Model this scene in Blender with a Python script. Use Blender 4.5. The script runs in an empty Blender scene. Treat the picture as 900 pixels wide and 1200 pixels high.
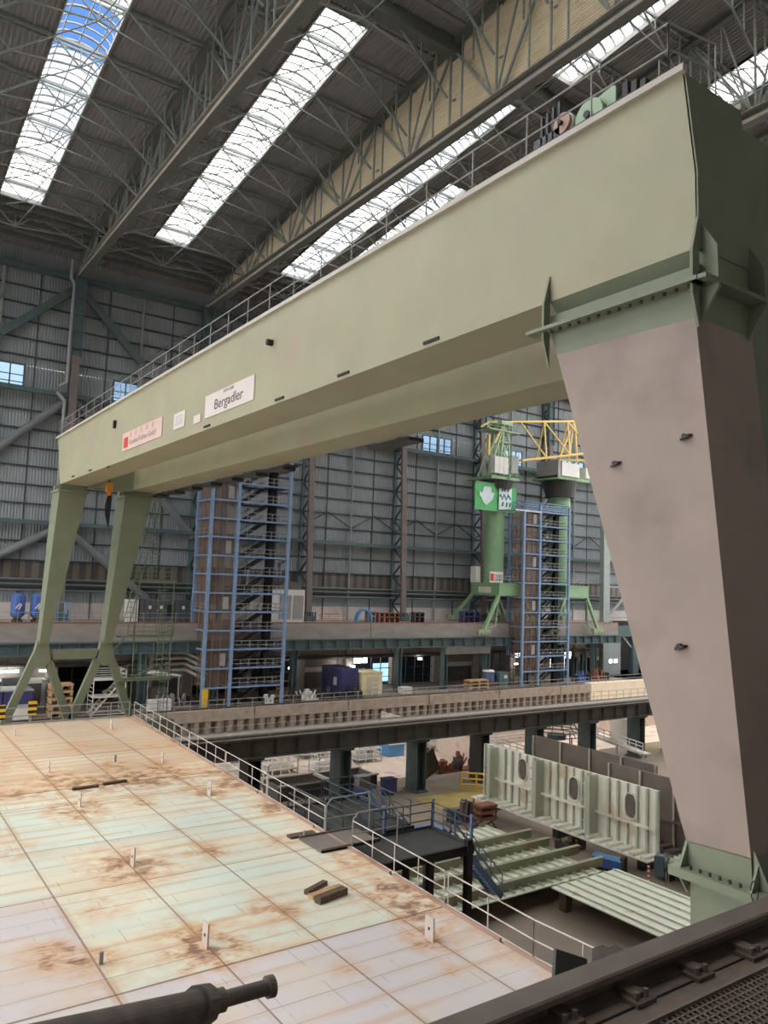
import bpy, math, random
from mathutils import Vector, Matrix
random.seed(7)
C = bpy.context.scene.collection
V = Vector

# ------------------------------------------------------------------ camera
F = 904.0
RX, RY, RZ = V((0.8212, -0.0775, -0.5654)), V((-0.5695, -0.0628, -0.8196)), V((0.0280, 0.9950, -0.0957))
def _fit():
    def v(px, py): return V((px - 450, -(py - 600), -F)).normalized()
    A, B = v(-185, 662), v(1750, 730)
    m, n = (A + B).normalized(), (A - B).normalized()
    A, B = (m + n) / math.sqrt(2), (m - n) / math.sqrt(2)
    return B, A, B.cross(A)
RX, RY, RZ = _fit()
ROT = Matrix((RX, RY, RZ))          # rows = world axes in camera space
def ray(px, py):
    return ROT @ V((px - 450, -(py - 600), -F)) / F
def at(px, py, X=None, Y=None, Z=None):
    d = ray(px, py)
    t = X / d.x if X is not None else (Y / d.y if Y is not None else Z / d.z)
    return d * t
cam_data = bpy.data.cameras.new('camera'); cam = bpy.data.objects.new('camera', cam_data); C.objects.link(cam)
cam.matrix_world = ROT.to_4x4()
cam_data.sensor_fit = 'VERTICAL'; cam_data.sensor_height = 36; cam_data.lens = F / 1200 * 36
cam_data.clip_start = 0.05; cam_data.clip_end = 1000
bpy.context.scene.camera = cam

# ------------------------------------------------------------------ materials
def lin(c):
    return tuple(((x / 255) / 12.92 if x <= 10 else (((x / 255) + 0.055) / 1.055) ** 2.4) for x in c) + (1,)
MATS = {}
def mat(name, rgb, rough=0.6, var=0.12, scale=1.5, metal=0.0, rust=0.0, rust_rgb=(120, 72, 45), stretch=(1, 1, 1), rust_scale=0.6):
    if name in MATS: return MATS[name]
    m = bpy.data.materials.new(name); m.use_nodes = True
    nt = m.node_tree; N, L = nt.nodes, nt.links
    b = N['Principled BSDF']; b.inputs['Roughness'].default_value = rough; b.inputs['Metallic'].default_value = metal
    tc = N.new('ShaderNodeTexCoord'); mp = N.new('ShaderNodeMapping'); mp.inputs['Scale'].default_value = stretch
    L.new(tc.outputs['Object'], mp.inputs['Vector'])
    nz = N.new('ShaderNodeTexNoise'); nz.inputs['Scale'].default_value = scale; nz.inputs['Detail'].default_value = 5
    L.new(mp.outputs['Vector'], nz.inputs['Vector'])
    mr = N.new('ShaderNodeMapRange'); mr.inputs['From Min'].default_value = 0.3; mr.inputs['From Max'].default_value = 0.7
    mr.inputs['To Min'].default_value = 1 - var; mr.inputs['To Max'].default_value = 1 + var
    L.new(nz.outputs['Fac'], mr.inputs['Value'])
    mx = N.new('ShaderNodeVectorMath'); mx.operation = 'SCALE'; mx.inputs[0].default_value = lin(rgb)[:3]
    L.new(mr.outputs['Result'], mx.inputs['Scale'])
    out = mx.outputs['Vector']
    if rust > 0:
        n2 = N.new('ShaderNodeTexNoise'); n2.inputs['Scale'].default_value = rust_scale; n2.inputs['Detail'].default_value = 8
        L.new(mp.outputs['Vector'], n2.inputs['Vector'])
        r2 = N.new('ShaderNodeMapRange'); r2.inputs['From Min'].default_value = 0.62 - rust * 0.25; r2.inputs['From Max'].default_value = 0.78
        L.new(n2.outputs['Fac'], r2.inputs['Value'])
        mi = N.new('ShaderNodeMix'); mi.data_type = 'RGBA'; mi.inputs[7].default_value = lin(rust_rgb)
        L.new(r2.outputs['Result'], mi.inputs[0]); L.new(out, mi.inputs[6]); out = mi.outputs[2]
    L.new(out, b.inputs['Base Color'])
    MATS[name] = m; return m

girder_green = mat('girder_green', (166, 164, 136), 0.5, 0.07, 0.5, rust=0.45, rust_rgb=(172, 156, 134), rust_scale=0.45)
leg_green = mat('leg_green', (128, 136, 114), 0.5, 0.08, 0.8)
leg_primer = mat('leg_primer', (164, 147, 137), 0.55, 0.07, 0.6, rust=0.35, rust_rgb=(138, 124, 116), rust_scale=0.5)
steel_dark = mat('steel_dark', (62, 62, 60), 0.6, 0.15, 3)
steel_black = mat('steel_black', (34, 34, 34), 0.7, 0.2, 3)
truss_steel = mat('truss_steel', (146, 154, 152), 0.55, 0.1, 2)
chord_steel = mat('chord_steel', (104, 108, 106), 0.55, 0.1, 2)
chord_pale = mat('chord_pale', (176, 170, 158), 0.55, 0.1, 2)
teal_steel = mat('teal_steel', (86, 104, 106), 0.6, 0.12, 1.5)
col_brown = mat('col_brown', (122, 112, 108), 0.6, 0.1, 1.5)
roof_sheet = mat('roof_sheet', (140, 140, 140), 0.6, 0.12, 0.25)
wall_sheet = mat('wall_sheet', (150, 156, 160), 0.6, 0.12, 0.25, stretch=(1, 1, .5))
girt_dark = mat('girt_dark', (66, 72, 76), 0.6, 0.1, 1)
clad_beige = mat('clad_beige', (240, 226, 198), 0.6, 0.08, 0.3)
concrete = mat('concrete', (150, 142, 136), 0.85, 0.14, 0.7, stretch=(.6, .6, 1.6))
concrete_low = mat('concrete_low', (176, 166, 158), 0.85, 0.1, 0.8)
conc_dark = mat('concrete_grey', (104, 102, 98), 0.85, 0.12, 0.7)
sheetpile = mat('sheetpile', (146, 132, 118), 0.8, 0.15, 0.8, rust=0.2, rust_rgb=(100, 74, 56))
cap_conc = mat('cap_concrete', (160, 148, 134), 0.85, 0.15, 1.0, rust=0.15, rust_rgb=(110, 92, 78))
quay_floor = mat('quay_floor', (126, 114, 104), 0.85, 0.12, 0.4)
blue_tower = mat('blue_tower', (126, 152, 186), 0.5, 0.1, 1)
blue_dark = mat('blue_stair', (92, 108, 138), 0.6, 0.15, 1)
rail_white = mat('rail_paint', (208, 202, 194), 0.5, 0.08, 2, rust=0.1)
rail_grey = mat('rail_galv', (156, 156, 154), 0.45, 0.1, 2)
rail_dark = mat('rail_dark', (74, 80, 84), 0.5, 0.1, 2)
crane_green = mat('crane_green', (136, 172, 132), 0.5, 0.08, 1)
crane_yellow = mat('crane_yellow', (232, 200, 122), 0.5, 0.06, 1)
white_paint = mat('white_paint', (222, 220, 214), 0.5, 0.05, 1)
navy = mat('navy_paint', (66, 66, 112), 0.5, 0.08, 1)
blue_mach = mat('blue_machine', (70, 102, 168), 0.5, 0.08, 1)
cream = mat('cream_paint', (226, 214, 172), 0.5, 0.06, 1)
wood = mat('wood', (186, 152, 112), 0.8, 0.2, 4)
wood_old = mat('wood_old', (96, 78, 64), 0.9, 0.25, 6)
panel_primer = mat('panel_primer', (246, 244, 230), 0.55, 0.07, 0.8, rust=0.25, rust_rgb=(204, 170, 128), rust_scale=0.35)
panel_stiff = mat('panel_stiffener', (196, 200, 182), 0.55, 0.08, 1)
panel_brown = mat('panel_brown', (116, 106, 98), 0.6, 0.1, 0.7)
flat_primer = mat('flat_primer', (226, 230, 210), 0.55, 0.08, 0.6, rust=0.12, rust_rgb=(160, 132, 100))
flat_beam = mat('flat_beam', (146, 146, 122), 0.55, 0.1, 0.7, rust=0.3, rust_rgb=(150, 122, 92))
rust_red = mat('rust_red', (142, 88, 70), 0.75, 0.15, 2, rust=0.3)
yellow_paint = mat('yellow_paint', (222, 184, 62), 0.5, 0.06, 1)
red_paint = mat('red_paint', (206, 62, 48), 0.5, 0.06, 1)
hose_blue = mat('sky_blue', (92, 152, 200), 0.5, 0.06, 1)
brown_mesh = None
runway_beam = mat('runway_beam', (84, 80, 74), 0.6, 0.15, 1.2)
runway_top = mat('runway_top', (160, 150, 140), 0.7, 0.1, 1.2)
fg_steel = mat('foreground_steel', (100, 91, 84), 0.45, 0.15, 3)
fg_dark = mat('foreground_dark', (80, 72, 66), 0.6, 0.2, 4)
pipe_mat = mat('pipe_steel', (96, 88, 80), 0.5, 0.3, 9)
orange = mat('orange_paint', (214, 140, 40), 0.5, 0.06, 1)
pinkish = mat('drum_pink', (186, 150, 140), 0.5, 0.1, 2)
mint = mat('mint_paint', (168, 196, 166), 0.5, 0.06, 1)
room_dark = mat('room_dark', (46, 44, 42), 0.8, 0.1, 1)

def emit(name, rgb, s):
    m = bpy.data.materials.new(name); m.use_nodes = True
    b = m.node_tree.nodes['Principled BSDF']; b.inputs['Base Color'].default_value = lin(rgb)
    b.inputs['Emission Color'].default_value = lin(rgb); b.inputs['Emission Strength'].default_value = s
    return m
lamp_mat = emit('lamp_glow', (250, 248, 240), 9)
cabinet_glow_mat = emit('workshop_glow', (120, 160, 200), 1.6)  # blue glow put into the cabinet body as its own emission

def sheet_glass(name, transp, rgb, mixf):
    m = bpy.data.materials.new(name); m.use_nodes = True; nt = m.node_tree; N, L = nt.nodes, nt.links
    for n in list(N): N.remove(n)
    o = N.new('ShaderNodeOutputMaterial'); a = N.new('ShaderNodeBsdfTransparent'); a.inputs[0].default_value = transp
    t = N.new('ShaderNodeBsdfTranslucent'); t.inputs[0].default_value = lin(rgb)
    x = N.new('ShaderNodeMixShader'); x.inputs[0].default_value = mixf
    L.new(a.outputs[0], x.inputs[1]); L.new(t.outputs[0], x.inputs[2]); L.new(x.outputs[0], o.inputs[0])
    return m
polycarb = sheet_glass('polycarbonate', (1, 1, 1, 1), (240, 244, 250), 0.25)
pane_glass = sheet_glass('window_glass', (0.10, 0.15, 0.21, 1), (60, 75, 95), 0.1)
def mesh_screen(name, rgb, alpha):
    m = bpy.data.materials.new(name); m.use_nodes = True
    b = m.node_tree.nodes['Principled BSDF']; b.inputs['Base Color'].default_value = lin(rgb); b.inputs['Alpha'].default_value = alpha
    b.inputs['Roughness'].default_value = .6
    return m
brown_mesh = mesh_screen('lift_shaft_mesh', (140, 118, 104), 0.3)

def stripes_mat(name, c1, c2, freq, axis=2):
    m = bpy.data.materials.new(name); m.use_nodes = True; nt = m.node_tree; N, L = nt.nodes, nt.links
    b = N['Principled BSDF']; tc = N.new('ShaderNodeTexCoord'); sp = N.new('ShaderNodeSeparateXYZ'); L.new(tc.outputs['Object'], sp.inputs[0])
    mu = N.new('ShaderNodeMath'); mu.operation = 'MULTIPLY'; mu.inputs[1].default_value = freq; L.new(sp.outputs[axis], mu.inputs[0])
    fr = N.new('ShaderNodeMath'); fr.operation = 'FRACT'; L.new(mu.outputs[0], fr.inputs[0])
    g = N.new('ShaderNodeMath'); g.operation = 'GREATER_THAN'; g.inputs[1].default_value = .5; L.new(fr.outputs[0], g.inputs[0])
    mi = N.new('ShaderNodeMix'); mi.data_type = 'RGBA'; mi.inputs[6].default_value = lin(c1); mi.inputs[7].default_value = lin(c2)
    L.new(g.outputs[0], mi.inputs[0]); L.new(mi.outputs[2], b.inputs['Base Color']); b.inputs['Roughness'].default_value = .6
    return m
redwhite = stripes_mat('red_white_bands', (214, 66, 50), (236, 232, 226), 3.0)
hazard = stripes_mat('hazard_bands', (236, 196, 60), (40, 40, 40), 2.4)
old_panels = stripes_mat('old_board_panels', (118, 108, 100), (86, 82, 80), 0.62, 0)

# ------------------------------------------------------------------ mesh helper
class MB:
    def __init__(s): s.v = []; s.f = []
    def quadbox(s, p):
        b = len(s.v); s.v += [tuple(q) for q in p]
        s.f += [tuple(b + i for i in f) for f in ((3, 2, 1, 0), (4, 5, 6, 7), (0, 1, 5, 4), (1, 2, 6, 5), (2, 3, 7, 6), (3, 0, 4, 7))]
        return s
    def box(s, x0, x1, y0, y1, z0, z1):
        return s.quadbox([(x0, y0, z0), (x1, y0, z0), (x1, y1, z0), (x0, y1, z0), (x0, y0, z1), (x1, y0, z1), (x1, y1, z1), (x0, y1, z1)])
    def beam(s, p, q, w, h=None, up=(0, 0, 1)):
        h = w if h is None else h
        p, q = V(p), V(q); d = (q - p)
        if d.length < 1e-6: return s
        d.normalize(); u = V(up)
        if abs(d.dot(u)) > .97: u = V((0, 1, 0)) if abs(d.y) < .9 else V((1, 0, 0))
        r = d.cross(u).normalized(); u = r.cross(d)
        a, b = r * w / 2, u * h / 2
        return s.quadbox([p - a - b, p + a - b, p + a + b, p - a + b, q - a - b, q + a - b, q + a + b, q - a + b])
    def tube(s, p, q, r, n=10, r2=None):
        r2 = r if r2 is None else r2
        p, q = V(p), V(q); d = (q - p).normalized()
        u = V((0, 0, 1)) if abs(d.z) < .9 else V((1, 0, 0))
        a = d.cross(u).normalized(); b = a.cross(d); k = len(s.v)
        for i in range(n):
            t = 2 * math.pi * i / n; o = a * math.cos(t) + b * math.sin(t)
            s.v.append(tuple(p + o * r)); s.v.append(tuple(q + o * r2))
        for i in range(n):
            j = (i + 1) % n; s.f.append((k + 2 * i, k + 2 * j, k + 2 * j + 1, k + 2 * i + 1))
        s.f.append(tuple(k + 2 * i for i in range(n - 1, -1, -1))); s.f.append(tuple(k + 2 * i + 1 for i in range(n)))
        return s
    def prism(s, pts, vec):
        n = len(pts); k = len(s.v); vec = V(vec)
        s.v += [tuple(p) for p in pts] + [tuple(V(p) + vec) for p in pts]
        s.f.append(tuple(k + i for i in range(n - 1, -1, -1))); s.f.append(tuple(k + n + i for i in range(n)))
        for i in range(n):
            j = (i + 1) % n; s.f.append((k + i, k + j, k + n + j, k + n + i))
        return s
    def quad(s, a, b, c, d):
        k = len(s.v); s.v += [tuple(a), tuple(b), tuple(c), tuple(d)]; s.f.append((k, k + 1, k + 2, k + 3)); return s
    def path(s, pts, r, n=6):
        for a, b in zip(pts[:-1], pts[1:]): s.tube(a, b, r, n)
        return s
    def build(s, name, m, parent=None, smooth=False):
        me = bpy.data.meshes.new(name); me.from_pydata(s.v, [], s.f); me.update()
        me.materials.append(m)
        if smooth:
            for p in me.polygons: p.use_smooth = True
        o = bpy.data.objects.new(name, me); C.objects.link(o)
        if parent is not None: o.parent = parent
        return o
def tag(o, label=None, cat=None, group=None, kind=None):
    if label: o['label'] = label
    if cat: o['category'] = cat
    if group: o['group'] = group
    if kind: o['kind'] = kind
    return o
def thing(name, label, cat, loc=(0, 0, 0), group=None, kind=None, rz=0):
    o = bpy.data.objects.new(name, None); C.objects.link(o); o.location = loc; o.rotation_euler.z = rz; o.empty_display_size = .3
    return tag(o, label, cat, group, kind)
def struct(o, label=None):
    o['kind'] = 'structure'
    if label: o['label'] = label; 
    return o
def copy_tree(o, loc, rz=None, label=None):
    c = o.copy(); C.objects.link(c); c.location = loc
    if rz is not None: c.rotation_euler.z = rz
    if label: c['label'] = label
    for ch in o.children:
        d = ch.copy(); C.objects.link(d); d.parent = c
        for g in ch.children:
            e = g.copy(); C.objects.link(e); e.parent = d
    return c
def text_obj(name, body, size, m, parent, mw, align='LEFT', extrude=.004, xs=1.0):
    cu = bpy.data.curves.new(name, 'FONT'); cu.body = body; cu.size = size; cu.extrude = extrude; cu.align_x = align
    t = bpy.data.objects.new(name + '_tmp', cu); C.objects.link(t)
    bpy.context.view_layer.update()
    me = bpy.data.meshes.new_from_object(t.evaluated_get(bpy.context.evaluated_depsgraph_get()))
    C.objects.unlink(t); bpy.data.objects.remove(t)
    me.name = name; me.materials.clear(); me.materials.append(m)
    M = mw @ Matrix.Diagonal((xs, 1, 1, 1))
    me.transform(M)
    o = bpy.data.objects.new(name, me); C.objects.link(o); o.parent = parent
    return o
FACE_W = lambda p: Matrix.Translation(p) @ Matrix(((0, 0, -1, 0), (-1, 0, 0, 0), (0, 1, 0, 0), (0, 0, 0, 1)))   # lettering on a -X face
FACE_S = lambda p: Matrix.Translation(p) @ Matrix(((1, 0, 0, 0), (0, 0, -1, 0), (0, 1, 0, 0), (0, 0, 0, 1)))   # lettering on a -Y face

def rail_mb(pts, h=1.1, r=.022, step=1.5, mids=1, toe=True, n=6, mb=None):
    mb = mb or MB(); pts = [V(p) for p in pts]
    up = V((0, 0, h))
    for a, b in zip(pts[:-1], pts[1:]):
        for k in range(mids + 1):
            o = up * (1 - k / (mids + 1)); mb.tube(a + o, b + o, r, n)
        L = (b - a).length; c = max(1, round(L / step))
        for i in range(c + 1):
            p = a.lerp(b, i / c); mb.tube(p, p + up, r, n)
        if toe: mb.beam(a + V((0, 0, .06)), b + V((0, 0, .06)), .012, .12)
    return mb
def rail(name, pts, m, label=None, cat='railing', parent=None, group=None, **k):
    o = rail_mb(pts, **k).build(name, m, parent)
    if parent is None: tag(o, label, cat, group)
    return o

ZD, ZQ, ZB, ZR = -10.5, -16.0, -20.5, 38.0
BAY = 17.43
COLX = [22.2 + BAY * i for i in range(-2, 7)]

# ------------------------------------------------------------------ floor, quay
b = MB(); b.box(-46, 160, -14, 90.4, ZB - .4, ZB)
floor_m = mat('dock_floor', (140, 126, 112), 0.85, 0.14, 0.25, rust=0.2, rust_rgb=(150, 132, 84), rust_scale=.12)
struct(b.build('floor', floor_m), 'brown grey concrete floor of the building dock')
MB().box(26, 150, 67.5, 90, ZB, ZB + .06).build('floor_pale', mat('pale_floor', (226, 204, 186), .8, .1, .5, rust=.2, rust_rgb=(176, 140, 116)), None)['kind'] = 'structure'
MB().box(-40, 160, 90.8, 104, ZQ - .5, ZQ).build('floor_quay', quay_floor)['kind'] = 'structure'
# sheet pile quay wall with concrete cap
b = MB(); x = -38.0
while x < 107:
    b.prism([(x, 90.9, ZB), (x + .2, 90.0, ZB), (x + .75, 90.0, ZB), (x + .95, 90.9, ZB)], (0, 0, 3.9)); x += 1.45
b.box(-40, 107.5, 90.8, 91.2, ZB, ZQ - .5)
qw = struct(b.build('wall_quay', sheetpile), 'ribbed brown sheet pile wall below the quay edge')
b = MB(); x = -40
while x < 107:
    b.box(x, min(x + 13.8, 107.5), 89.95, 91.6, ZQ - 1.35, ZQ); x += 14
b.build('cap_beam', cap_conc, qw)
MB().box(107.5, 135, 90.0, 91.6, ZB, ZQ + .1).build('wall_quay_end', mat('pale_block', (226, 214, 190), .8, .06, .6))['kind'] = 'structure'

# ------------------------------------------------------------------ far wall
YW = 104.0
b = MB()
WIN = []
for i in range(8):
    cx = COLX[i] + BAY / 2; WIN.append((cx - 3.2, cx + 3.2))
z_w0, z_w1 = 23.1, 25.75
def corr(bm, x0, x1, z0, z1, y=YW, pitch=.36, dep=.06):
    n = max(1, int((x1 - x0) / pitch)); p = (x1 - x0) / n
    for i in range(n):
        xa = x0 + i * p
        for (u0, u1, d0, d1) in ((0, .35, 0, 0), (.35, .5, 0, dep), (.5, .85, dep, dep), (.85, 1, dep, 0)):
            bm.quad((xa + u0 * p, y + d0, z0), (xa + u1 * p, y + d1, z0), (xa + u1 * p, y + d1, z1), (xa + u0 * p, y + d0, z1))
corr(b, -40, 150, 1.4, z_w0); corr(b, -40, 150, z_w1, 42.2); corr(b, -40, 150, -3.8, -2.2)
xs = -40
for a, c in WIN: corr(b, xs, a, z_w0, z_w1); xs = c
corr(b, xs, 150, z_w0, z_w1)
wf = struct(b.build('wall_far', wall_sheet), 'grey corrugated far wall of the building hall')
MB().box(-40, 150, YW + .02, YW + .15, -.9, 1.4).build('board_band', old_panels, wf)
MB().box(-40, 150, YW, YW + .15, -6, -3.8).build('white_band', mat('white_band', (206, 196, 190), .8, .08, .6), wf)
MB().box(-40, 150, YW, YW + .15, -2.2, -.9).build('dark_band', girt_dark, wf)
for k, (a, c) in enumerate(WIN):
    f = MB(); f.box(a - .1, c + .1, YW - .12, YW + .1, z_w0 - .12, z_w0 + .05); f.box(a - .1, c + .1, YW - .12, YW + .1, z_w1 - .05, z_w1 + .1)
    n = 4
    for i in range(n + 1):
        xx = a + (c - a) * i / n; f.box(xx - .07, xx + .07, YW - .12, YW + .1, z_w0, z_w1)
    f.box(a, c, YW - .1, YW + .1, (z_w0 + z_w1) / 2 - .04, (z_w0 + z_w1) / 2 + .04)
    f.box(a, c, YW - .1, YW + .1, z_w0 + .38, z_w0 + .46)
    w = struct(f.build('window_%d' % (k + 1), teal_steel), 'blue-lit four-pane window band in the far wall')
    MB().quad((a, YW, z_w0), (c, YW, z_w0), (c, YW, z_w1), (a, YW, z_w1)).build('window_pane', pane_glass, w)
# girts
girts = [6.1 + 2.34 * k for k in range(1, 7)] + [22.5 + 2.22 * k for k in range(2, 8)] + [3.76, 1.4]
for z in girts:
    MB().box(-40, 150, YW - .22, YW - .02, z - .09, z + .09).build('girt', girt_dark, wf)
for z, h in ((22.5, .55), (6.1, .5), (37.9, .6)):
    o = MB().box(-40, 150, YW - 1.5, YW - .9, z - h / 2, z + h / 2)
    o.box(-40, 150, YW - .9, YW - .2, z - .1, z + .05)
    o.build('wall_beam', teal_steel, wf)
b = MB()
for z in (-.95, -1.55, -2.3): b.tube((-40, YW - .8, z), (150, YW - .8, z), .16, 8)
b.build('service_pipes', chord_steel, wf)
for i in range(8):
    for q in (.25, .5, .75):
        x = COLX[i] + BAY * q
        if q == .5: MB().tube((x, YW - .45, -6), (x, YW - .45, 37.8), .17, 8).build('wall_post', rail_grey if i in (2,) else truss_steel, wf)
        else: MB().box(x - .06, x + .06, YW - .12, YW - .02, -6, 37.8).build('wall_post', girt_dark, wf)
    # zigzag wind girder
    if i > 3:
        g = MB()
        for k in range(4):
            xa = COLX[i] + BAY * k / 4; xb = xa + BAY / 4
            za, zb = (8.6, 10.9) if k % 2 == 0 else (10.9, 8.6)
            g.beam((xa, YW - .5, za), (xb, YW - .5, zb), .12, .18)
        g.build('wind_brace', girt_dark, wf)
# columns : front leg + wall leg + lacing
for i, x in enumerate(COLX):
    if x > 118: continue
    c = MB(); yf = lambda z: 101.9 - max(0, (22 - z)) * .05
    c.quadbox([(x - .46, yf(-6) - .2, -6), (x + .46, yf(-6) - .2, -6), (x + .46, yf(-6) + .3, -6), (x - .46, yf(-6) + .3, -6),
               (x - .46, yf(28) - .2, 27.6), (x + .46, yf(28) - .2, 27.6), (x + .46, yf(28) + .3, 27.6), (x - .46, yf(28) + .3, 27.6)])
    co = c.build('column', col_brown, wf)
    c = MB(); c.box(x - .68, x - .55, yf(28) - .38, yf(28) + .48, 27.6, 38); c.box(x + .55, x + .68, yf(28) - .38, yf(28) + .48, 27.6, 38)
    c.box(x - .6, x + .6, yf(28) - .1, yf(28), 27.6, 38)
    z = 28.5
    while z < 38: c.box(x - .6, x + .6, yf(28) - .34, yf(28), z, z + .12); z += 2.2
    c.build('column_head', teal_steel, wf)
    c = MB(); c.box(x - .3, x + .3, YW - .35, YW + .0, -6, 38)
    c.box(x - .95, x + .95, yf(-6) - .6, yf(-6) + .7, -6, -5.1)
    for k in range(5): c.box(x - .9 + k * .43, x - .8 + k * .43, yf(-6) - .62, yf(-6) - .3, -6, -4.5)
    c.build('column_wall_leg', teal_steel, wf)
    c = MB(); z = -5.5; s = 0
    while z < 36:
        a = V((x, yf(z), z)); d = V((x, YW - .2, z + 2.3))
        if s: a.y, d.y = YW - .2, yf(z + 2.3)
        c.beam(a, d, .22, .22); c.beam((x, yf(z), z), (x, YW - .2, z), .15, .15); z += 2.3; s ^= 1
    c.build('column_lacing', girt_dark, wf)
# big diagonals around the second column
def diag(p, q, r, box=False):
    m = MB()
    if box: m.beam((p[0], YW - .9, p[1]), (q[0], YW - .9, q[1]), .5, .95)
    else: m.tube((p[0], YW - .9, p[1]), (q[0], YW - .9, q[1]), r, 12)
    m.build('wall_brace', teal_steel if box else rail_grey if False else mat('brace_tube', (122, 126, 128), .5, .08, 1), wf)
X0 = COLX[2]
diag((X0 - .4, 36.6), (X0 - 8.7, 29), 0, True); diag((X0 + .6, 36.6), (X0 + 8.7, 28.6), 0, True)
diag((X0 + 8.7, 28.6), (COLX[3], 36.4), .1); diag((X0 - 8.7, 29), (COLX[1], 36.4), .1)
diag((X0 - .4, 22.0), (COLX[1], 5.6), .5); diag((X0 + .6, 22.0), (COLX[3], 5.6), .5)
diag((X0 - .4, 5.6), (COLX[1], -9.5 + 5), .5); diag((X0 + .6, 5.6), (COLX[3] - 3, -5.5), .5)
for i in (0, 1, 3):
    diag((COLX[i], 36.4), (COLX[i] + 8.7, 33.5), .12)
# downpipes beside column
m = MB(); xx = X0 - 1.1
m.path([(xx, 102, 40), (xx - .1, 102, 37.6), (xx + .35, 102, 36.9), (xx + .3, 102, 24), (xx - .55, 102, 23.4)], .22, 8)
m.path([(xx - .8, 102, 22.6), (xx + .2, 102, 21.6), (xx + .2, 102, 8)], .22, 8)
m.build('down_pipe', mat('pipe_grey', (168, 168, 168), .5, .06, 1), wf)

# ------------------------------------------------------------------ concrete runway platform in front of the far wall
b = MB(); x = -40
while x < 120:
    b.box(x, min(x + 17.35, 121), 95.0, 104, -7.95, -5.85); x += BAY
pl = struct(b.build('floor_platform', concrete), 'raised concrete runway band along the far wall')
b = MB().box(-40, 121, 93.9, 95.6, -8.1, -7.95); b.box(-40, 121, 94.35, 94.55, -9.4, -8.1); b.box(-40, 121, 93.95, 94.95, -9.45, -9.35)
x = -40
while x < 120: b.box(x, x + .1, 93.95, 94.4, -9.4, -8.1); x += 2.18
b.build('runway_girder', teal_steel, pl)
MB().box(-40, 121, 94.98, 95.2, -5.85, -5.7).build('edge_kerb', rust_red, pl)
# crane rail posts under it
for x in [30.8, 39.6, 51.6, 65.7 + 3.6, 78.2, 87.0, 96, 104.7, 113.4]:
    c = MB().box(x - .38, x - .3, 93.95, 94.95, ZQ, -9.45); c.box(x + .3, x + .38, 93.95, 94.95, ZQ, -9.45); c.box(x - .35, x + .35, 94.4, 94.5, ZQ, -9.45)
    c.box(x - .55, x + .55, 93.8, 95.1, ZQ, ZQ + .12)
    c.build('platform_column', teal_steel, pl)
MB().box(77.9, 87.3, 93.7, 94.1, -10.6, -9.5).build('portal_beam', conc_dark, pl)
# lower rear wall with bays
b = MB().box(-40, 121, 102.6, 103, -11.2, -7.95)
wl = struct(b.build('wall_lower', concrete_low), 'lower rear wall of the quay under the concrete runway band')
MB().tube((-40, 102.1, -11.4), (121, 102.1, -11.4), .3, 8).build('wall_pipe', conc_dark, wl)
x = -40; k = 0
pat = ['open', 'panel', 'open', 'lit', 'glass', 'panel']
bays = []
BX = [x * 8.715 + 22.2 - 8 * 8.715 for x in range(0, 20)]
kinds = {}
for j, xa in enumerate(BX):
    xb = xa + 8.715
    c = MB().box(xa - .7, xa + .7, 102.2, 103.2, ZQ, -7.95); c.build('pier', concrete_low, wl)
    kd = pat[(j * 5 + 2) % 6]
    if 47 < (xa + xb) / 2 < 53 : kd = 'open'
    if 53 <= (xa + xb) / 2 < 62 : kd = 'panel'
    if 62 <= (xa + xb) / 2 < 71 : kd = 'lit'
    if 71 <= (xa + xb) / 2 < 79 : kd = 'open'
    if 79 <= (xa + xb) / 2 < 88 : kd = 'panel'
    kd = kd if xa < 115 else 'panel'
    if kd == 'panel':
        MB().box(xa + .7, xb - .7, 102.7, 102.9, ZQ, ZQ + 2.4).build('dado_panel', conc_dark, wl)
        MB().box(xa + .7, xb - .7, 102.65, 102.9, ZQ + 2.4, ZQ + 3.1).build('white_stripe', white_paint, wl)
        MB().box(xa + .7, xb - .7, 102.7, 102.9, ZQ + 3.1, -11.2).build('upper_panel', concrete, wl)
    else:
        m = MB(); n = 4
        for i in range(1, n):
            xx = xa + .7 + (8.715 - 1.4) * i / n; m.box(xx - .06, xx + .06, 102.7, 102.85, ZQ, -11.2)
        m.box(xa + .7, xb - .7, 102.7, 102.85, ZQ + 2.5, ZQ + 2.62)
        m.box(xa + .7, xb - .7, 102.7, 102.85, ZQ + 1.2, ZQ + 1.28)
        m.build('opening_frame', steel_dark, wl)
        if kd == 'lit':
            MB().box(xa + 2, xa + 5.2, 105.2, 105.3, ZQ + 3.2, ZQ + 4.6).build('lit_window', lamp_mat, wl)
# workshop behind
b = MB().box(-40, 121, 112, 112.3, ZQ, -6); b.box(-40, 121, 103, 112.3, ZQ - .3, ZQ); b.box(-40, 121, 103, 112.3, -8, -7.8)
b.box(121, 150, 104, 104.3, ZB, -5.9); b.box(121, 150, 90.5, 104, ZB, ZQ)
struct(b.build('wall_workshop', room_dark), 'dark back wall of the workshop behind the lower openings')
for j, (px, py) in enumerate([(8, 787), (50, 786), (341, 783), (395, 781), (413, 781), (492, 772), (605, 778)]):
    p = at(px, py, Y=101.5)
    hh = MB().box(-1.3 if j == 0 else -.35, 1.3 if j == 0 else .35, -.15, .15, -.12, .12)
    t = thing('ceiling_lamp', ['long white strip lamp glowing over the blue crates', 'small round lamp glowing between the far gantry legs', 'lamp glowing just beside the stair tower base',
        'lamp glowing behind the navy container, nearer the tower', 'lamp glowing above the right end of the navy container', 'lamp glowing over the open gate under the concrete band', 'lamp glowing inside the second stair tower base'][j], 'lamp', p, 'small lamps along the lower rear wall')
    hh.build('diffuser', lamp_mat, t); MB().beam((0, 0, .1), (0, 0, max(.3, -8 - p.z)), .05).build('hanger', steel_dark, t)
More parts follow.
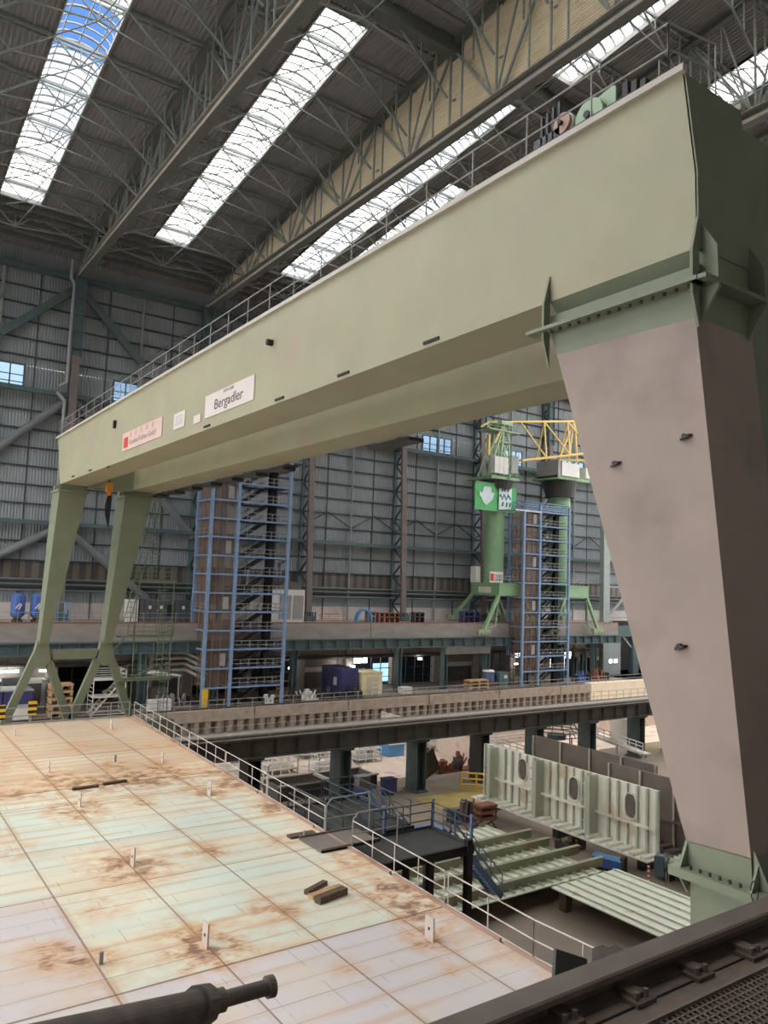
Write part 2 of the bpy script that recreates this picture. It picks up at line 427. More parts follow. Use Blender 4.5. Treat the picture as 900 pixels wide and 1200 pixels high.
p = at(445, 779, Y=106); q = at(462, 800, Y=106)
t = MB().box(p.x, q.x, 106, 108, ZQ, p.z).build('machine_cabinet', cabinet_glow_mat); tag(t, 'machine cabinet glowing blue inside the workshop opening', 'machine')

# right-hand part of the far wall : gate and heavy column
def vbar(x, y, z0, z1, w, m, name, parent): return MB().box(x - w / 2, x + w / 2, y - w / 2, y + w / 2, z0, z1).build(name, m, parent)
gt = thing('gate_portal', 'tall grey braced steel frame of the gate right of the second stair tower', 'gate frame', (122, 99, ZQ))
for x in (0, 9): MB().box(x - .9, x + .9, -.5, .5, 0, 37.0 + 16).build('leg', teal_steel if x else truss_steel, gt)
m = MB()
z = 5.0
s = 0
while z < 45:
    m.beam((.8 if s else 8.3, 0, z), (8.3 if s else .8, 0, z + 6), .35); 
    z += 6; s ^= 1
    m.beam((.8, 0, z), (8.3, 0, z), .3)
m.build('bracing', truss_steel, gt)
MB().box(0.5, 8.7, -.4, .4, 7.3, 9.4).build('lintel', teal_steel, gt)
d = MB().box(.9, 4.8, -.1, .1, 0, 7.3); 
for k in range(5): d.box(.9, 4.8, -.16, -.08, 1.2 * k + .9, 1.2 * k + 1.0)
dd = d.build('roller_door', wall_sheet, gt)
MB().box(1.4, 2.1, -.2, -.12, 2.3, 2.9).box(2.9, 3.6, -.2, -.12, 2.3, 2.9).build('door_window', lamp_mat, dd)

# ------------------------------------------------------------------ roof
SL = 0.1135 - .0005
ZRW = 41.0
def zr(y): return ZRW + SL * (102 - y)
ZR2 = 0
STW = 2.2
ceil = thing('ceiling', 'dark corrugated roof carried by lattice trusses', None, (0, 0, 0), kind='structure')
del ceil['label']
YA, YB = -14.0, 104.2
segs = []   # skylights: (x0, x1, y0, y1)
for cx in (COLX[1] + BAY / 2, COLX[2] + BAY / 2, COLX[3] + BAY / 2, COLX[4] + BAY / 2, COLX[5] + BAY / 2, COLX[0] + BAY / 2):
    cx -= .35
    segs.append((cx - STW, cx + STW, 51.6, 92.9)); o_ = 2.0 if 45 < cx < 52 else 0
    segs.append((cx - STW + o_, cx + STW + o_, 12.0, 46.8))
segs.append((52.3, 54.9, 64.5, 85.5))
ADDED_GLAZING = [(-45.5, 1.5, 12.0, 92.9), (84.0, 149.5, 12.0, 92.9)]  # unseen roof glazing, added to brighten the hall from above
segs = [q for q in segs if not (q[0] < 1.5 or q[1] > 84)]
def corr_roof(bm, x0, x1, y0, y1, pitch=.42, dep=.11):
    n = max(1, int((x1 - x0) / pitch)); p = (x1 - x0) / n
    for i in range(n):
        xa = x0 + i * p
        for (u0, u1, d0, d1) in ((0, .35, 0, 0), (.35, .5, 0, dep), (.5, .85, dep, dep), (.85, 1, dep, 0)):
            bm.quad((xa + u0 * p, y0, zr(y0) + d0), (xa + u0 * p, y1, zr(y1) + d0), (xa + u1 * p, y1, zr(y1) + d1), (xa + u1 * p, y0, zr(y0) + d1))
b = MB()
ys = [YA, 12.0, 46.8, 51.6, 64.5, 85.5, 92.9, YB]
for y0, y1 in zip(ys[:-1], ys[1:]):
    ym = (y0 + y1) / 2; x = -46.0
    for s in sorted(q for q in segs + ADDED_GLAZING if q[2] < ym < q[3]):
        corr_roof(b, x, s[0], y0, y1); x = s[1]
    corr_roof(b, x, 150, y0, y1)
b.build('roof_sheet', roof_sheet, ceil)
b = MB()
for y0, y1 in zip(ys[:-1], ys[1:]):
    ym = (y0 + y1) / 2; x = -46.0
    for sx0, sx1 in sorted((q[0], q[1]) for q in segs + ADDED_GLAZING if q[2] < ym < q[3]) + [(150, 150)]:
        b.quad((x, y0, zr(y0) + .13), (sx0 - .02, y0, zr(y0) + .13), (sx0 - .02, y1, zr(y1) + .13), (x, y1, zr(y1) + .13)); x = sx1 + .02
for y in (12.0, 46.8, 51.6, 92.9): b.box(-46, 150, y + (.02 if y in (46.8, 92.9) else -.5), y + (.5 if y in (46.8, 92.9) else -.02), zr(y) - .1, zr(y) + .2)
b.build('roof_leak_cover', roof_sheet, ceil)  # flat cover added above the sheets to stop light leaking at their seams
for k, (x0, x1, y0, y1) in enumerate(segs):
    n = 8; g = MB(); r = MB(); w = x1 - x0; cx = (x0 + x1) / 2; rise = .22 * w
    def arc(i, y, off=0):
        t = i / n; a = math.pi * (t); return V((cx - w / 2 * math.cos(a) , y, zr(y) + .15 + (rise + off) * math.sin(a)))
    spans = [(y0, y1)]
    if abs(cx - (COLX[1] + BAY / 2 - .35)) < .1 and y1 > 60:
        ya_, yb_ = [(lambda d_: d_.y * (ZRW + SL * 102) / (d_.z + SL * d_.y))(ray(*q)) for q in ((116, 18), (95, 78))]
        spans = [(y0, min(ya_, yb_)), (max(ya_, yb_), y1)]
    for sa_, sb_ in spans:
        for i in range(n): g.quad(arc(i, sa_), arc(i, sb_), arc(i + 1, sb_), arc(i + 1, sa_))
    ny = int((y1 - y0) / 1.0)
    for j in range(ny + 1):
        y = y0 + (y1 - y0) * j / ny
        for i in range(n): r.beam(arc(i, y, -.05), arc(i + 1, y, -.05), .13 if j % 3 else .24, .1)
    for i in (2, 4, 6): r.beam(arc(i, y0, -.04), arc(i, y1, -.04), .09, .07)
    for xx in (x0, x1): r.beam((xx, y0, zr(y0) + .0), (xx, y1, zr(y1) + .0), .12, .5)
    for y in (y0, y1): r.beam((x0, y, zr(y)), (x1, y, zr(y)), .12, .5)
    wn = struct(r.build('window_%d' % (10 + k), rail_grey), 'barrel-vaulted rooflight strip with arched glazing bars')
    g.build('glazing', polycarb, wn)
for k, (x0, x1, y0, y1) in enumerate(ADDED_GLAZING):
    r = MB(); n = int((x1 - x0) / 4)
    for i in range(n + 1): xx = x0 + (x1 - x0) * i / n; r.beam((xx, y0, zr(y0)), (xx, y1, zr(y1)), .12, .3)
    for j in range(15): y = y0 + (y1 - y0) * j / 14; r.beam((x0, y, zr(y)), (x1, y, zr(y)), .12, .2)
    wn = struct(r.build('window_%d' % (20 + k), rail_grey), 'unseen wide glazed roof bay with bars, added to let in more light')
    MB().quad((x0, y0, zr(y0) + .1), (x1, y0, zr(y0) + .1), (x1, y1, zr(y1) + .1), (x0, y1, zr(y1) + .1)).build('glazing', polycarb, wn)
# main trusses along Y
PIT = BAY / 3
def clean(o): return o
NODEY = [102 - .6 - PIT * k for k in range(0, 17)]
for ti, x in enumerate(COLX[0:7]):
    m = MB(); m.box(x - .06, x + .06, 0, 102, ZR, ZR + .95)
    m.build('truss_chord_web', chord_steel, ceil)
    m = MB().box(x - .42, x + .42, 0, 102, ZR - .08, ZR); m.build('truss_chord_flange', chord_steel, ceil)
    MB().box(x - .5, x - .42, 0, 102, ZR - .08, ZR + .22).build('truss_chord_lit_edge', chord_pale, ceil)  # pale strip stands in for light caught by the chord's left edge
    m = MB().box(x - .42, x + .42, 0, 102, ZR + .95, ZR + 1.03); m.build('truss_chord_flange', chord_pale, ceil)
    m = MB(); m.beam((x, 0, zr(0) - .35), (x, 102, zr(102) - .35), .6, .5); m.build('truss_top_chord', chord_steel, ceil)
    m = MB()
    ny = NODEY
    for j, y in enumerate(ny):
        if y < 4: continue
        zt = zr(y) - .4
        m.beam((x, y, ZR + 1), (x, y, zt), .16, .16)
        if j % 2 == 0:
            for s in (-1, 1):
                yy = y + s * PIT
                if 2 < yy < 102:
                    m.beam((x + .2, y + s * .3, ZR + 1), (x + .2, yy, zr(yy) - .4), .2, .2)
                    m.beam((x - .2, y + s * .3, ZR + 1), (x - .2, y + s * PIT * .5, zr(y) - .5), .14, .14)
                    m.beam((x, y + s * PIT * .5, ZR + 1 + (zr(y) - ZR) * .5), (x, y + s * PIT * .5, zr(y) - .5), .12, .12)
        else:
            for s in (-.33, .33): m.beam((x - .3, y + s * PIT, ZR + 1), (x - .3, y + s * PIT, zr(y) - .5), .13, .13)
    m.build('truss_web', truss_steel, ceil)
# beige cladding on truss at COLX[3]
xc = COLX[3] + .55
b = MB(); z = ZR + .6; p = .26
while z < zr(0):
    for (u0, u1, d0, d1) in ((0, .35, 0, 0), (.35, .5, 0, .08), (.5, .85, .08, .08), (.85, 1, .08, 0)):
        za, zb = z + u0 * p, z + u1 * p
        ya = min(101.5, 102 - (za - ZRW) / SL); yb = min(101.5, 102 - (zb - ZRW) / SL)
        b.quad((xc + d0, 0, za), (xc + d1, 0, zb), (xc + d1, yb, zb), (xc + d0, ya, za))
    z += p
b.build('truss_cladding', clad_beige, ceil)
# secondary trusses
for bi in range(6):
    xa, xb = COLX[bi], COLX[bi + 1]; cx = (xa + xb) / 2 - .35
    for j, y in enumerate(NODEY[1:]):
        if y < 6: continue
        z = zr(y) - .15; m = MB()
        m.beam((xa, y, z), (xb, y, z), .18, .28); m.beam((xa, y + .7, z + .05), (xb, y + .7, z + .05), .1, .16)
        h = 1.9
        for s, xe in ((-1, xa), (1, xb)):
            e = V((cx + s * STW, y, z)); w = V((xe - s * .3, y, max(ZR + 1.2, zr(y) - 5.2)))
            m.beam(e, w, .16, .16)
            for t in (.28, .55, .8):
                q = e.lerp(w, t); m.beam(q, (q.x, y, z), .1, .1)
            q = e.lerp(w, .55)
            m.beam(q, (e.x + (xe - e.x) * .95, y, z), .1, .1)
            n1 = e.lerp(w, .3)
            m.beam(q, (cx, y, z - h), .11, .11)
        m.beam((cx - STW, y, z), (cx, y, z - h), .12, .12); m.beam((cx + STW, y, z), (cx, y, z - h), .12, .12)
        m.beam((cx, y, z), (cx, y, z - h), .09, .09)
        # longitudinal ties and cross braces
        y2 = y - PIT; z2 = zr(y2) - .15
        m.beam((cx, y, z - h), (cx + STW, y2, z2), .08, .08); m.beam((cx - STW, y, z), (cx, y2, z2 - h), .08, .08)
        m.beam((cx - STW, y, z), (cx - STW, y2, z2), .12, .2); m.beam((cx + STW, y, z), (cx + STW, y2, z2), .12, .2)
        m.build('secondary_truss', truss_steel, ceil)
m = MB()
for y in (93.9, 95.5, 97.2, 99, 100.8): m.beam((-20, y, zr(y) - .3), (150, y, zr(y) - .3), .3, .45)
m.build('eaves_purlin', chord_steel, ceil)
m = MB(); m.box(-20, 150, 48.4, 49.6, zr(49) - 1.3, zr(49)); m.build('cross_girder', chord_steel, ceil)
# remaining shell
b = MB(); b.box(-46.4, -46, -14, 106, ZB - .4, -10); b.box(-46.4, -46, -14, 106, 22, 58); b.box(-46.4, -46, -14, 15, -10, 22)
wlft = struct(b.build('wall_left', wall_sheet), 'unseen side wall with a glazed band added to let in light')
m = MB()
for k in range(25): m.box(-46.3, -46.0, 15 + 3.79 * k - .12, 15 + 3.79 * k + .12, -10, 22)
for k in range(7): m.box(-46.3, -46.0, 15, 106, -10 + 5.33 * k - .1, -10 + 5.33 * k + .1)
wq = struct(m.build('window_31', teal_steel))  # unseen side glazing, added to bring more daylight in from the left
MB().quad((-46.1, 15, -10), (-46.1, 106, -10), (-46.1, 106, 22), (-46.1, 15, 22)).build('window_pane', polycarb, wq)
struct(MB().box(-46.4, 150, -14.4, -14, ZB, 58).build('wall_near', mat('near_wall', (150, 148, 146), .8, .1, .5)))
b = MB(); b.box(150, 150.4, -14, 55, ZB, 55); b.box(150, 150.4, 104, 106, ZB, 55); b.box(150, 150.4, 55, 104, ZB, -3); b.box(150, 150.4, 55, 104, 30, 55)
wr = struct(b.build('wall_right', wall_sheet))
m = MB()
for k in range(15): m.box(149.8, 150.2, 55 + 3.5 * k - .12, 55 + 3.5 * k + .12, -3, 30)
for k in range(10): m.box(149.8, 150.2, 55, 104, -3 + 3.3 * k - .1, -3 + 3.3 * k + .1)
for k in range(7): m.beam((149.5, 55 + 7 * k, -3), (149.5, 62 + 7 * k, 13), .3); m.beam((149.5, 62 + 7 * k, 13), (149.5, 55 + 7 * k, 30), .3)
ww = struct(m.build('window_30', mat('teal_glazing', (86, 130, 126), .5, .1, 1)))
MB().quad((150.1, 55, -3), (150.1, 104, -3), (150.1, 104, 30), (150.1, 55, 30)).build('window_pane', polycarb, ww)

# ------------------------------------------------------------------ gantry crane
XG = 12.5; ZT, ZG = 10.0, 6.42; YN, YF = 8.1, 60.9
gc = thing('gantry_crane', 'huge olive green twin-girder gantry crane spanning the dock, pinkish primer on its near leg', 'gantry crane', (0, 0, 0))
def girder(x0, x1, nm):
    g = MB(); prof = [(x0, YN + .25, ZT), (x0, YN + .0, 7.9), (x0, YN - .02, ZG), (x0, 59.4, ZG), (x0, YF + .2, ZT)]
    g.prism(prof, (x1 - x0, 0, 0)); o = g.build(nm, girder_green, gc)
    bm = MB()
    bm.box(x0 - .12, x0 + .02, YN + .2, YF + .3, ZT, ZT + .14); bm.box(x1 - .02, x1 + .12, YN + .2, YF + .3, ZT, ZT + .14)
    bm.build('walkway_edge', mat('walkway_edge', (196, 190, 180), .5, .06, 1), o)
    return o
g1 = girder(XG, XG + 1.9, 'main_girder'); g2 = girder(17.6, 19.5, 'main_girder')
rail_mb([(XG + 1.3, YN + .4, ZT + .14), (XG + .02, YN + .6, ZT + .14), (XG + .02, YF, ZT + .14), (XG + 1.8, YF, ZT + .14)], h=1.12, r=.022, step=1.95, toe=False).build('guardrail', rail_grey, gc)
rail_mb([(XG + .02, YN + .82, ZT + .14), (XG + .5, YN + .82, ZT + .14)], h=.45, r=.02, step=.5, toe=False).build('guardrail', rail_grey, gc)
rail_mb([(19.45, YN + 1, ZT + .14), (19.45, YF, ZT + .14)], h=1.12, r=.022, step=1.95, toe=False).build('guardrail', rail_grey, gc)
# lower walkway on outer side of the rear girder
m = MB().box(19.5, 20.3, 37.5, 59.5, 6.3, 6.36).box(19.5, 20.3, 26.3, 29.5, 6.2, 6.36); y = 38
while y < 59: m.box(19.5, 20.3, y - .08, y + 1.4, 6.1, 6.3); y += 3.4
m.build('side_walkway', steel_dark, gc)
# near rigid legs
for x0, nm in ((XG, 'near'), (17.6, 'far')):
    x1 = x0 + 1.9
    m = MB(); m.prism([(x0, 8.12, 5.1), (x0, 7.15, -4.25), (x0, 8.33, -4.3), (x0, 11.5, 5.15)], (1.9, 0, 0))
    lg = m.build('rigid_leg', leg_primer, gc)
    m = MB().prism([(x0 - .003, 8.06, 5.75), (x0 - .003, 8.12, 5.1), (x0 - .003, 11.5, 5.15), (x0 - .003, 11.72, 5.75)], (1.906, 0, 0))
    m.prism([(x0, 8.07, ZG), (x0 + .26, 8.07, 6.16), (x0 + .03, 8.07, 6.1), (x0 + .03, 8.07, 5.75), (x1, 8.07, 5.75), (x1, 8.07, ZG)], (0, 3.66, 0))
    m.box(x0 - .32, x0, 7.9, 12.15, 5.68, 5.76); m.box(x0 - .3, x0 + 2.1, 7.72, 8.05, 5.68, 5.76)
    y = 8.15
    while y < 11.7 and nm == 'near': MB().tube((x0 - .17, y, 5.62), (x0 - .17, y, 5.68), .04, 6).build('bolt', steel_dark, gc); y += .26
    for y in (8.05, 11.72):
        m.prism([(x0 - .2, y, 6.35), (x0 - .02, y, 7.0), (x0, y, 7.0), (x0, y, 4.9), (x0 - .2, y, 5.5)], (0, .06, 0))
    for xx in (x0 + .1, x0 + 1.7): m.prism([(xx, 8.05, 6.9), (xx, 7.75, 6.4), (xx, 7.72, 5.6), (xx, 8.1, 5.0)], (.07, 0, 0))
    m.build('leg_collar', leg_green, gc)
    m = MB().prism([(x0, 7.12, -4.85), (x0, 7.15, -4.24), (x0, 8.33, -4.29), (x0, 8.3, -4.9)], (1.9, 0, 0)); 
    m.build('leg_shoe', leg_green, lg)
    m = MB().box(x0 - .28, x0 + 2.2, 6.8, 8.5, -4.85, -4.7)
    for y in (7.02, 8.3): m.prism([(x0 - .22, y, -4.7), (x0, y, -4.3), (x0, y, -4.7)], (0, .04, 0)); m.prism([(x0 - .22, y, -4.85), (x0, y, -5.15), (x0, y, -4.85)], (0, .04, 0))
    m.prism([(x0, 8.33, -4.2), (x0, 8.48, -4.72), (x0, 8.33, -4.72)], (.06, 0, 0)); m.prism([(x0, 7.1, -4.1), (x0, 6.8, -4.72), (x0, 7.1, -4.72)], (.06, 0, 0)); m.prism([(x0 + 1, 7.1, -4.1), (x0 + 1, 6.8, -4.72), (x0 + 1, 7.1, -4.72)], (.06, 0, 0))
    m.build('leg_flange', leg_green, gc)
    y = 7.25
    while y < 8.3 and nm == 'near': MB().tube((x0 - .15, y, -4.7), (x0 - .15, y, -4.64), .03, 6).build('bolt', steel_dark, gc); y += .18
    MB().prism([(x0, 7.1, -4.95), (x0, 7.3, -12.0), (x0, 8.25, -12.0), (x0, 8.25, -4.95)], (1.9, 0, 0)).build('leg_plinth', leg_green, gc)
    MB().box(x0 - .3, x0 + 2.2, 6.9, 8.7, -12.4, -12.0).build('bogie', steel_dark, gc)
# tie between the near legs
MB().prism([(14.4, 8.5, 9.8), (17.6, 8.5, 9.8), (17.6, 8.5, 3.4), (16.4, 8.5, 2.9), (15.0, 8.5, 2.0), (14.4, 8.5, 1.6)], (0, 2.2, 0)).build('end_tie', leg_green, gc)
m = MB().prism([(XG, YN + .22, ZT - .03), (XG, YN - .03, 7.9), (XG, YN - .05, ZG), (XG, YN + .0, ZG), (XG, YN + .03, 7.9), (XG, YN + .28, ZT - .03)], (1.9, 0, 0)); m.build('end_plate', leg_green, gc)
# small lugs on the face of the near leg
for px, py in ((721, 543), (803, 511), (797, 757)):
    p = at(px, py, X=XG - .03)
    m = MB().prism([(XG, p.y - .13, p.z + .03), (XG - .1, p.y - .1, p.z + .02), (XG - .1, p.y + .07, p.z - .05), (XG, p.y + .13, p.z - .02)], (0, 0, -.04)); m.tube((XG, p.y, p.z), (XG - .09, p.y, p.z), .045, 8)
    m.build('leg_lug', steel_dark, gc)
m = MB(); pc = at(806, 328, X=XG - .06)
m.path([pc + V((0, .16 * math.cos(a), .26 * math.sin(a))) for a in [i * .45 for i in range(4, 11)]], .012, 6); 
pc = at(884, 1045, X=XG - .32); m.path([pc + V((0, .06 * math.cos(a), .16 * math.sin(a))) for a in [i * .5 for i in range(0, 13)]], .01, 6)
m.build('wire_loop', steel_black, gc)
# knob, slots along the girder
p = at(319, 402, X=XG); MB().tube((XG - .22, p.y, p.z), (XG, p.y, p.z), .12, 10).build('junction_knob', steel_black, gc)
p = at(136, 495, X=XG); MB().box(XG - .15, XG, p.y - .12, p.y + .12, p.z - .35, p.z + .1).build('junction_knob', steel_black, gc)
for px, py in ((506, 399), (403, 438), (328, 467), (243, 499), (127, 547), (106, 551), (86, 558)):
    p = at(px, py, X=XG); MB().box(XG - .05, XG, p.y - .33, p.y + .33, p.z - .05, p.z + .03).build('drain_bracket', steel_black, gc)
# signs
def sign(tl, br, m, name='sign_plate'):
    a, c = at(*tl, X=XG), at(*br, X=XG)
    return a, c, MB().box(XG - .04, XG, c.y, a.y, c.z, a.z).build(name, m, gc)
plate = mat('sign_white', (224, 214, 210), .45, .03, 1)
a, c, s1 = sign((242, 465), (298, 468), plate)
lett = mat('letter_dark', (88, 66, 74), .6, .05, 1)
W = a.y - c.y; H = a.z - c.z
text_obj('lettering', 'Bergadler', H * .62, lett, s1, FACE_W(V((XG - .045, a.y - W * .21, c.z + H * .24))), xs=W * .66 / (H * .62 * 4.35))
text_obj('lettering', 'MTW 15500', H * .2, mat('letter_faint', (150, 132, 136), .6, .05, 1), s1, FACE_W(V((XG - .045, a.y - W * .40, c.z + H * .8))), xs=1)
a, c, s2 = sign((145, 509), (190, 511), mat('sign_faded', (218, 190, 182), .5, .04, 1.2))
W = a.y - c.y; H = a.z - c.z
MB().box(XG - .06, XG - .04, a.y - W * .16, a.y - W * .05, c.z + H * .16, c.z + H * .72).build('logo_square', red_paint, s2)
text_obj('lettering', 'Kranbau Köthen GmbH', H * .4, mat('letter_grey', (158, 138, 136), .6, .05, 1), s2, FACE_W(V((XG - .045, a.y - W * .19, c.z + H * .24))), xs=W * .74 / (H * .4 * 10.6))
for k in range(5):
    MB().box(XG - .06, XG - .04, a.y - W * (.24 + .14 * k), a.y - W * (.2 + .14 * k), c.z + H * .66, c.z + H * .92).build('logo_mark', mat('faded_pink', (214, 172, 166), .6, .04, 1), s2)
a, c, s3 = sign((205, 486), (217, 499), plate); 
m = MB(); W = a.y - c.y; H = a.z - c.z
for k in range(4): m.box(XG - .05, XG - .04, c.y + W * .2, a.y - W * .2, c.z + H * (.25 + .16 * k), c.z + H * (.3 + .16 * k))
m.build('print_lines', mat('print_grey', (190, 180, 186), .6, .04, 1), s3)
a, c, s4 = sign((228, 488), (235.5, 494), plate)
# far pendulum legs
YL0, YL1 = 59.3, 61.7
for x0, tw, xb in ((12.5, 1.95, 12.1), (17.25, 2.1, 16.62)):
    jb = x0 + .35
    m = MB()
    m.quadbox([(xb, YL0 + .9, -5.2), (xb + .6, YL0 + .9, -5.2), (xb + .6, YL1 - .3, -5.2), (xb, YL1 - .3, -5.2),
               (x0, YL0, 6.0), (x0 + tw, YL0, 6.0), (x0 + tw, YL1, 6.0), (x0, YL1, 6.0)])
    m.build('pendulum_leg', leg_green, gc)
    m = MB().box(x0 - .12, x0 + tw + .12, YL0 - .15, YL1 + .1, 5.9, 6.05); m.box(x0 + .05, x0 + tw - .05, YL0 + .05, YL1, 6.05, ZG + .05)
    for k in range(4): m.box(x0 - .08, x0 + .05, YL0 + .1 + k * .4, YL0 + .16 + k * .4, 6.05, 6.4)
    m.build('leg_head', leg_green, gc)
    m = MB(); cxx = xb + .3; ye = (YL0 + .9 + YL1 - .3) / 2
    for s in (-1, 1):
        m.beam((cxx, ye, -5.1), (cxx + s * 2.35, ye, -11.3), .5, .55)
    m.prism([(cxx - .38, ye - .34, -5.0), (cxx + .38, ye - .34, -5.0), (cxx + .62, ye - .34, -6.4), (cxx + .2, ye - .34, -6.9), (cxx - .2, ye - .34, -6.9), (cxx - .62, ye - .34, -6.4)], (0, .68, 0))
    m.build('a_frame', leg_green, gc)
ye = (YL0 + .9 + YL1 - .3) / 2
MB().box(12.6, 16.8, ye - .25, ye + .25, -6.35, -5.65).build('sill_beam', leg_green, gc)
MB().box(7.0, 22.5, ye - .5, ye + .5, -12.8, -11.2).build('end_carriage', leg_green, gc)
m = MB()
for x in (8, 9.5, 14, 15.5, 20, 21.5): m.tube((x, ye - .2, -13.1), (x, ye + .2, -13.1), .45, 14)
m.build('wheels', steel_dark, gc)
MB().box(14.4, 17.6, 58.6, 59.8, 6.3, 9.6).build('end_tie', leg_green, gc)
# access ladder and platforms on far side leg
lad = MB()
lv = [(5.6, 19.6), (1.3, 19.4), (-.4, 18.9), (-4.7, 18.6), (-8.0, 18.6)]
for (z, x) in lv[2:]:
    lad.box(17.9, 22.0, 60.3, 61.6, z - .12, z)
lad.build('service_platform', leg_green, gc)
m = MB()
for (z, x) in lv[2:]: rail_mb([(18.4, 60.3, z), (22.0, 60.3, z), (22.0, 61.6, z)], r=.03, step=1.2, mb=m, mids=2)
for (xa, za, xb, zb) in ((20.0, -.3, 20.0, 5.6), (20.7, -4.7, 20.7, .3), (20.9, -8, 20.9, -3.6), (21.2, -12.6, 21.2, -7)):
    for s in (0, .45): m.tube((xa + s, 60.6, za), (xb + s, 60.6, zb), .03)
    z = za
    while z < zb: m.tube((xa, 60.6, z), (xa + .45, 60.6, z), .02, 5); z += .35
    z = za + 2
    while z < zb: m.path([(xa - .1, 60.6, z), (xa - .1, 59.9, z), (xa + .55, 59.9, z), (xa + .55, 60.6, z)], .025, 5); z += .8
for x in (19.0, 21.9): m.tube((x, 60.5, -12.6), (x, 60.5, -.4), .045)
m.build('access_ladder', mat('ladder_green', (112, 126, 104), .5, .1, 1), gc)
m = MB(); la, lb_ = V((19.75, 60.0, 6.0)), V((17.9, 60.0, -3.6))
for o_ in (0, .5): m.tube(la + V((o_, -.1, 0)), lb_ + V((o_, -.1, 0)), .035)
for k in range(26): q_ = la.lerp(lb_, k / 25); m.tube(q_ + V((0, -.1, 0)), q_ + V((.5, -.1, 0)), .02, 5)
m.build('leg_ladder', MATS['ladder_green'], gc)
m = MB(); m.beam((16.9, 60.6, -8.9), (20.5, 60.6, -7.2), .14); m.beam((16.5, 60.6, -6.6), (18.4, 60.6, -4.8), .14); m.build('platform_strut', leg_green, gc)
# trolley machinery on top
m = MB()
p1 = at(661, 146, X=14.2); p2 = at(693, 137, X=14.2); p3 = at(716, 120, X=14.2)
zt = ZT + .14
for p, r, mm, nm in ((p1, .27, pinkish, 'cable_drum'), (p2, .42, mint, 'gear_disc')):
    y, zc = p.y, p.z
    d = MB().tube((14.1, y, zc), (14.2, y, zc), r, 28); d.tube((14.2, y, zc), (14.9, y, zc), r * .6, 20); d.tube((14.9, y, zc), (15.05, y, zc), r, 28)
    o = d.build(nm, mm, gc)
    MB().tube((14.0, y, zc), (14.11, y, zc), r * .22, 14).build('hub', steel_dark, o)
MB().tube((14.2, p1.y, p1.z), (14.32, p1.y, p1.z), .31, 28).build('drum_flange', white_paint, gc)
MB().box(14.0, 18.0, 10.6, 14.2, 11.35, 11.5).box(14.1, 14.3, 10.7, 10.9, zt, 11.35).box(14.1, 14.3, 13.9, 14.1, zt, 11.35).box(17.7, 17.9, 10.7, 10.9, zt, 11.35).box(17.7, 17.9, 13.9, 14.1, zt, 11.35).build('trolley_frame', steel_dark, gc)
m = MB(); y0_, y1_ = p3.y - .1, p2.y + .55
m.prism([(14.25, y1_, 11.5), (14.25, y1_, 11.85), (14.25, p2.y + .3, 12.0), (14.25, y0_ + .1, 12.15), (14.25, y0_, 12.1), (14.25, y0_, 11.5), (14.25, y0_ + .22, 11.5), (14.25, y0_ + .3, 11.8), (14.25, p2.y - .3, 11.75), (14.25, p2.y - .2, 11.5)], (.05, 0, 0))
m.build('winch_frame', mint, gc)
m = MB(); yy = 13.0
for k in range(4): m.box(14.1, 14.2, yy + .2 * k, yy + .2 * k + .06, 11.5, 12.5 - .05 * k)
m.box(14.1, 15, yy, yy + .9, 11.5, 11.8)
m.build('switch_rack', rail_dark, gc)
m = MB()
for k in range(3): m.box(14.3, 14.6, y0_ - .3 - .25 * k, y0_ - .15 - .25 * k, 11.5, 12.1 - .1 * k)
m.build('limit_switch', steel_dark, gc)
# hoist
p = at(128, 571, Y=57.4)
h = thing('chain_hoist', 'orange chain hoist with a hanging dark chain between the far gantry legs', 'hoist', (p.x, p.y, p.z))
MB().box(-.22, .22, -.2, .2, -.35, .3).box(-.1, .14, -.1, .1, -.6, -.35).build('hoist_body', orange, h)
MB().beam((0, 0, .35), (0, 0, 7.5 - p.z), .08).build('suspension', steel_dark, h)
m = MB()
for k in range(5): m.path([(.0 + .05 * k, 0, -.45), (-.18 + .09 * k, 0, -1.4), (-.1 + .05 * k, 0, -2.2 - .18 * k)], .05, 6)
m.build('chain', steel_black, h)

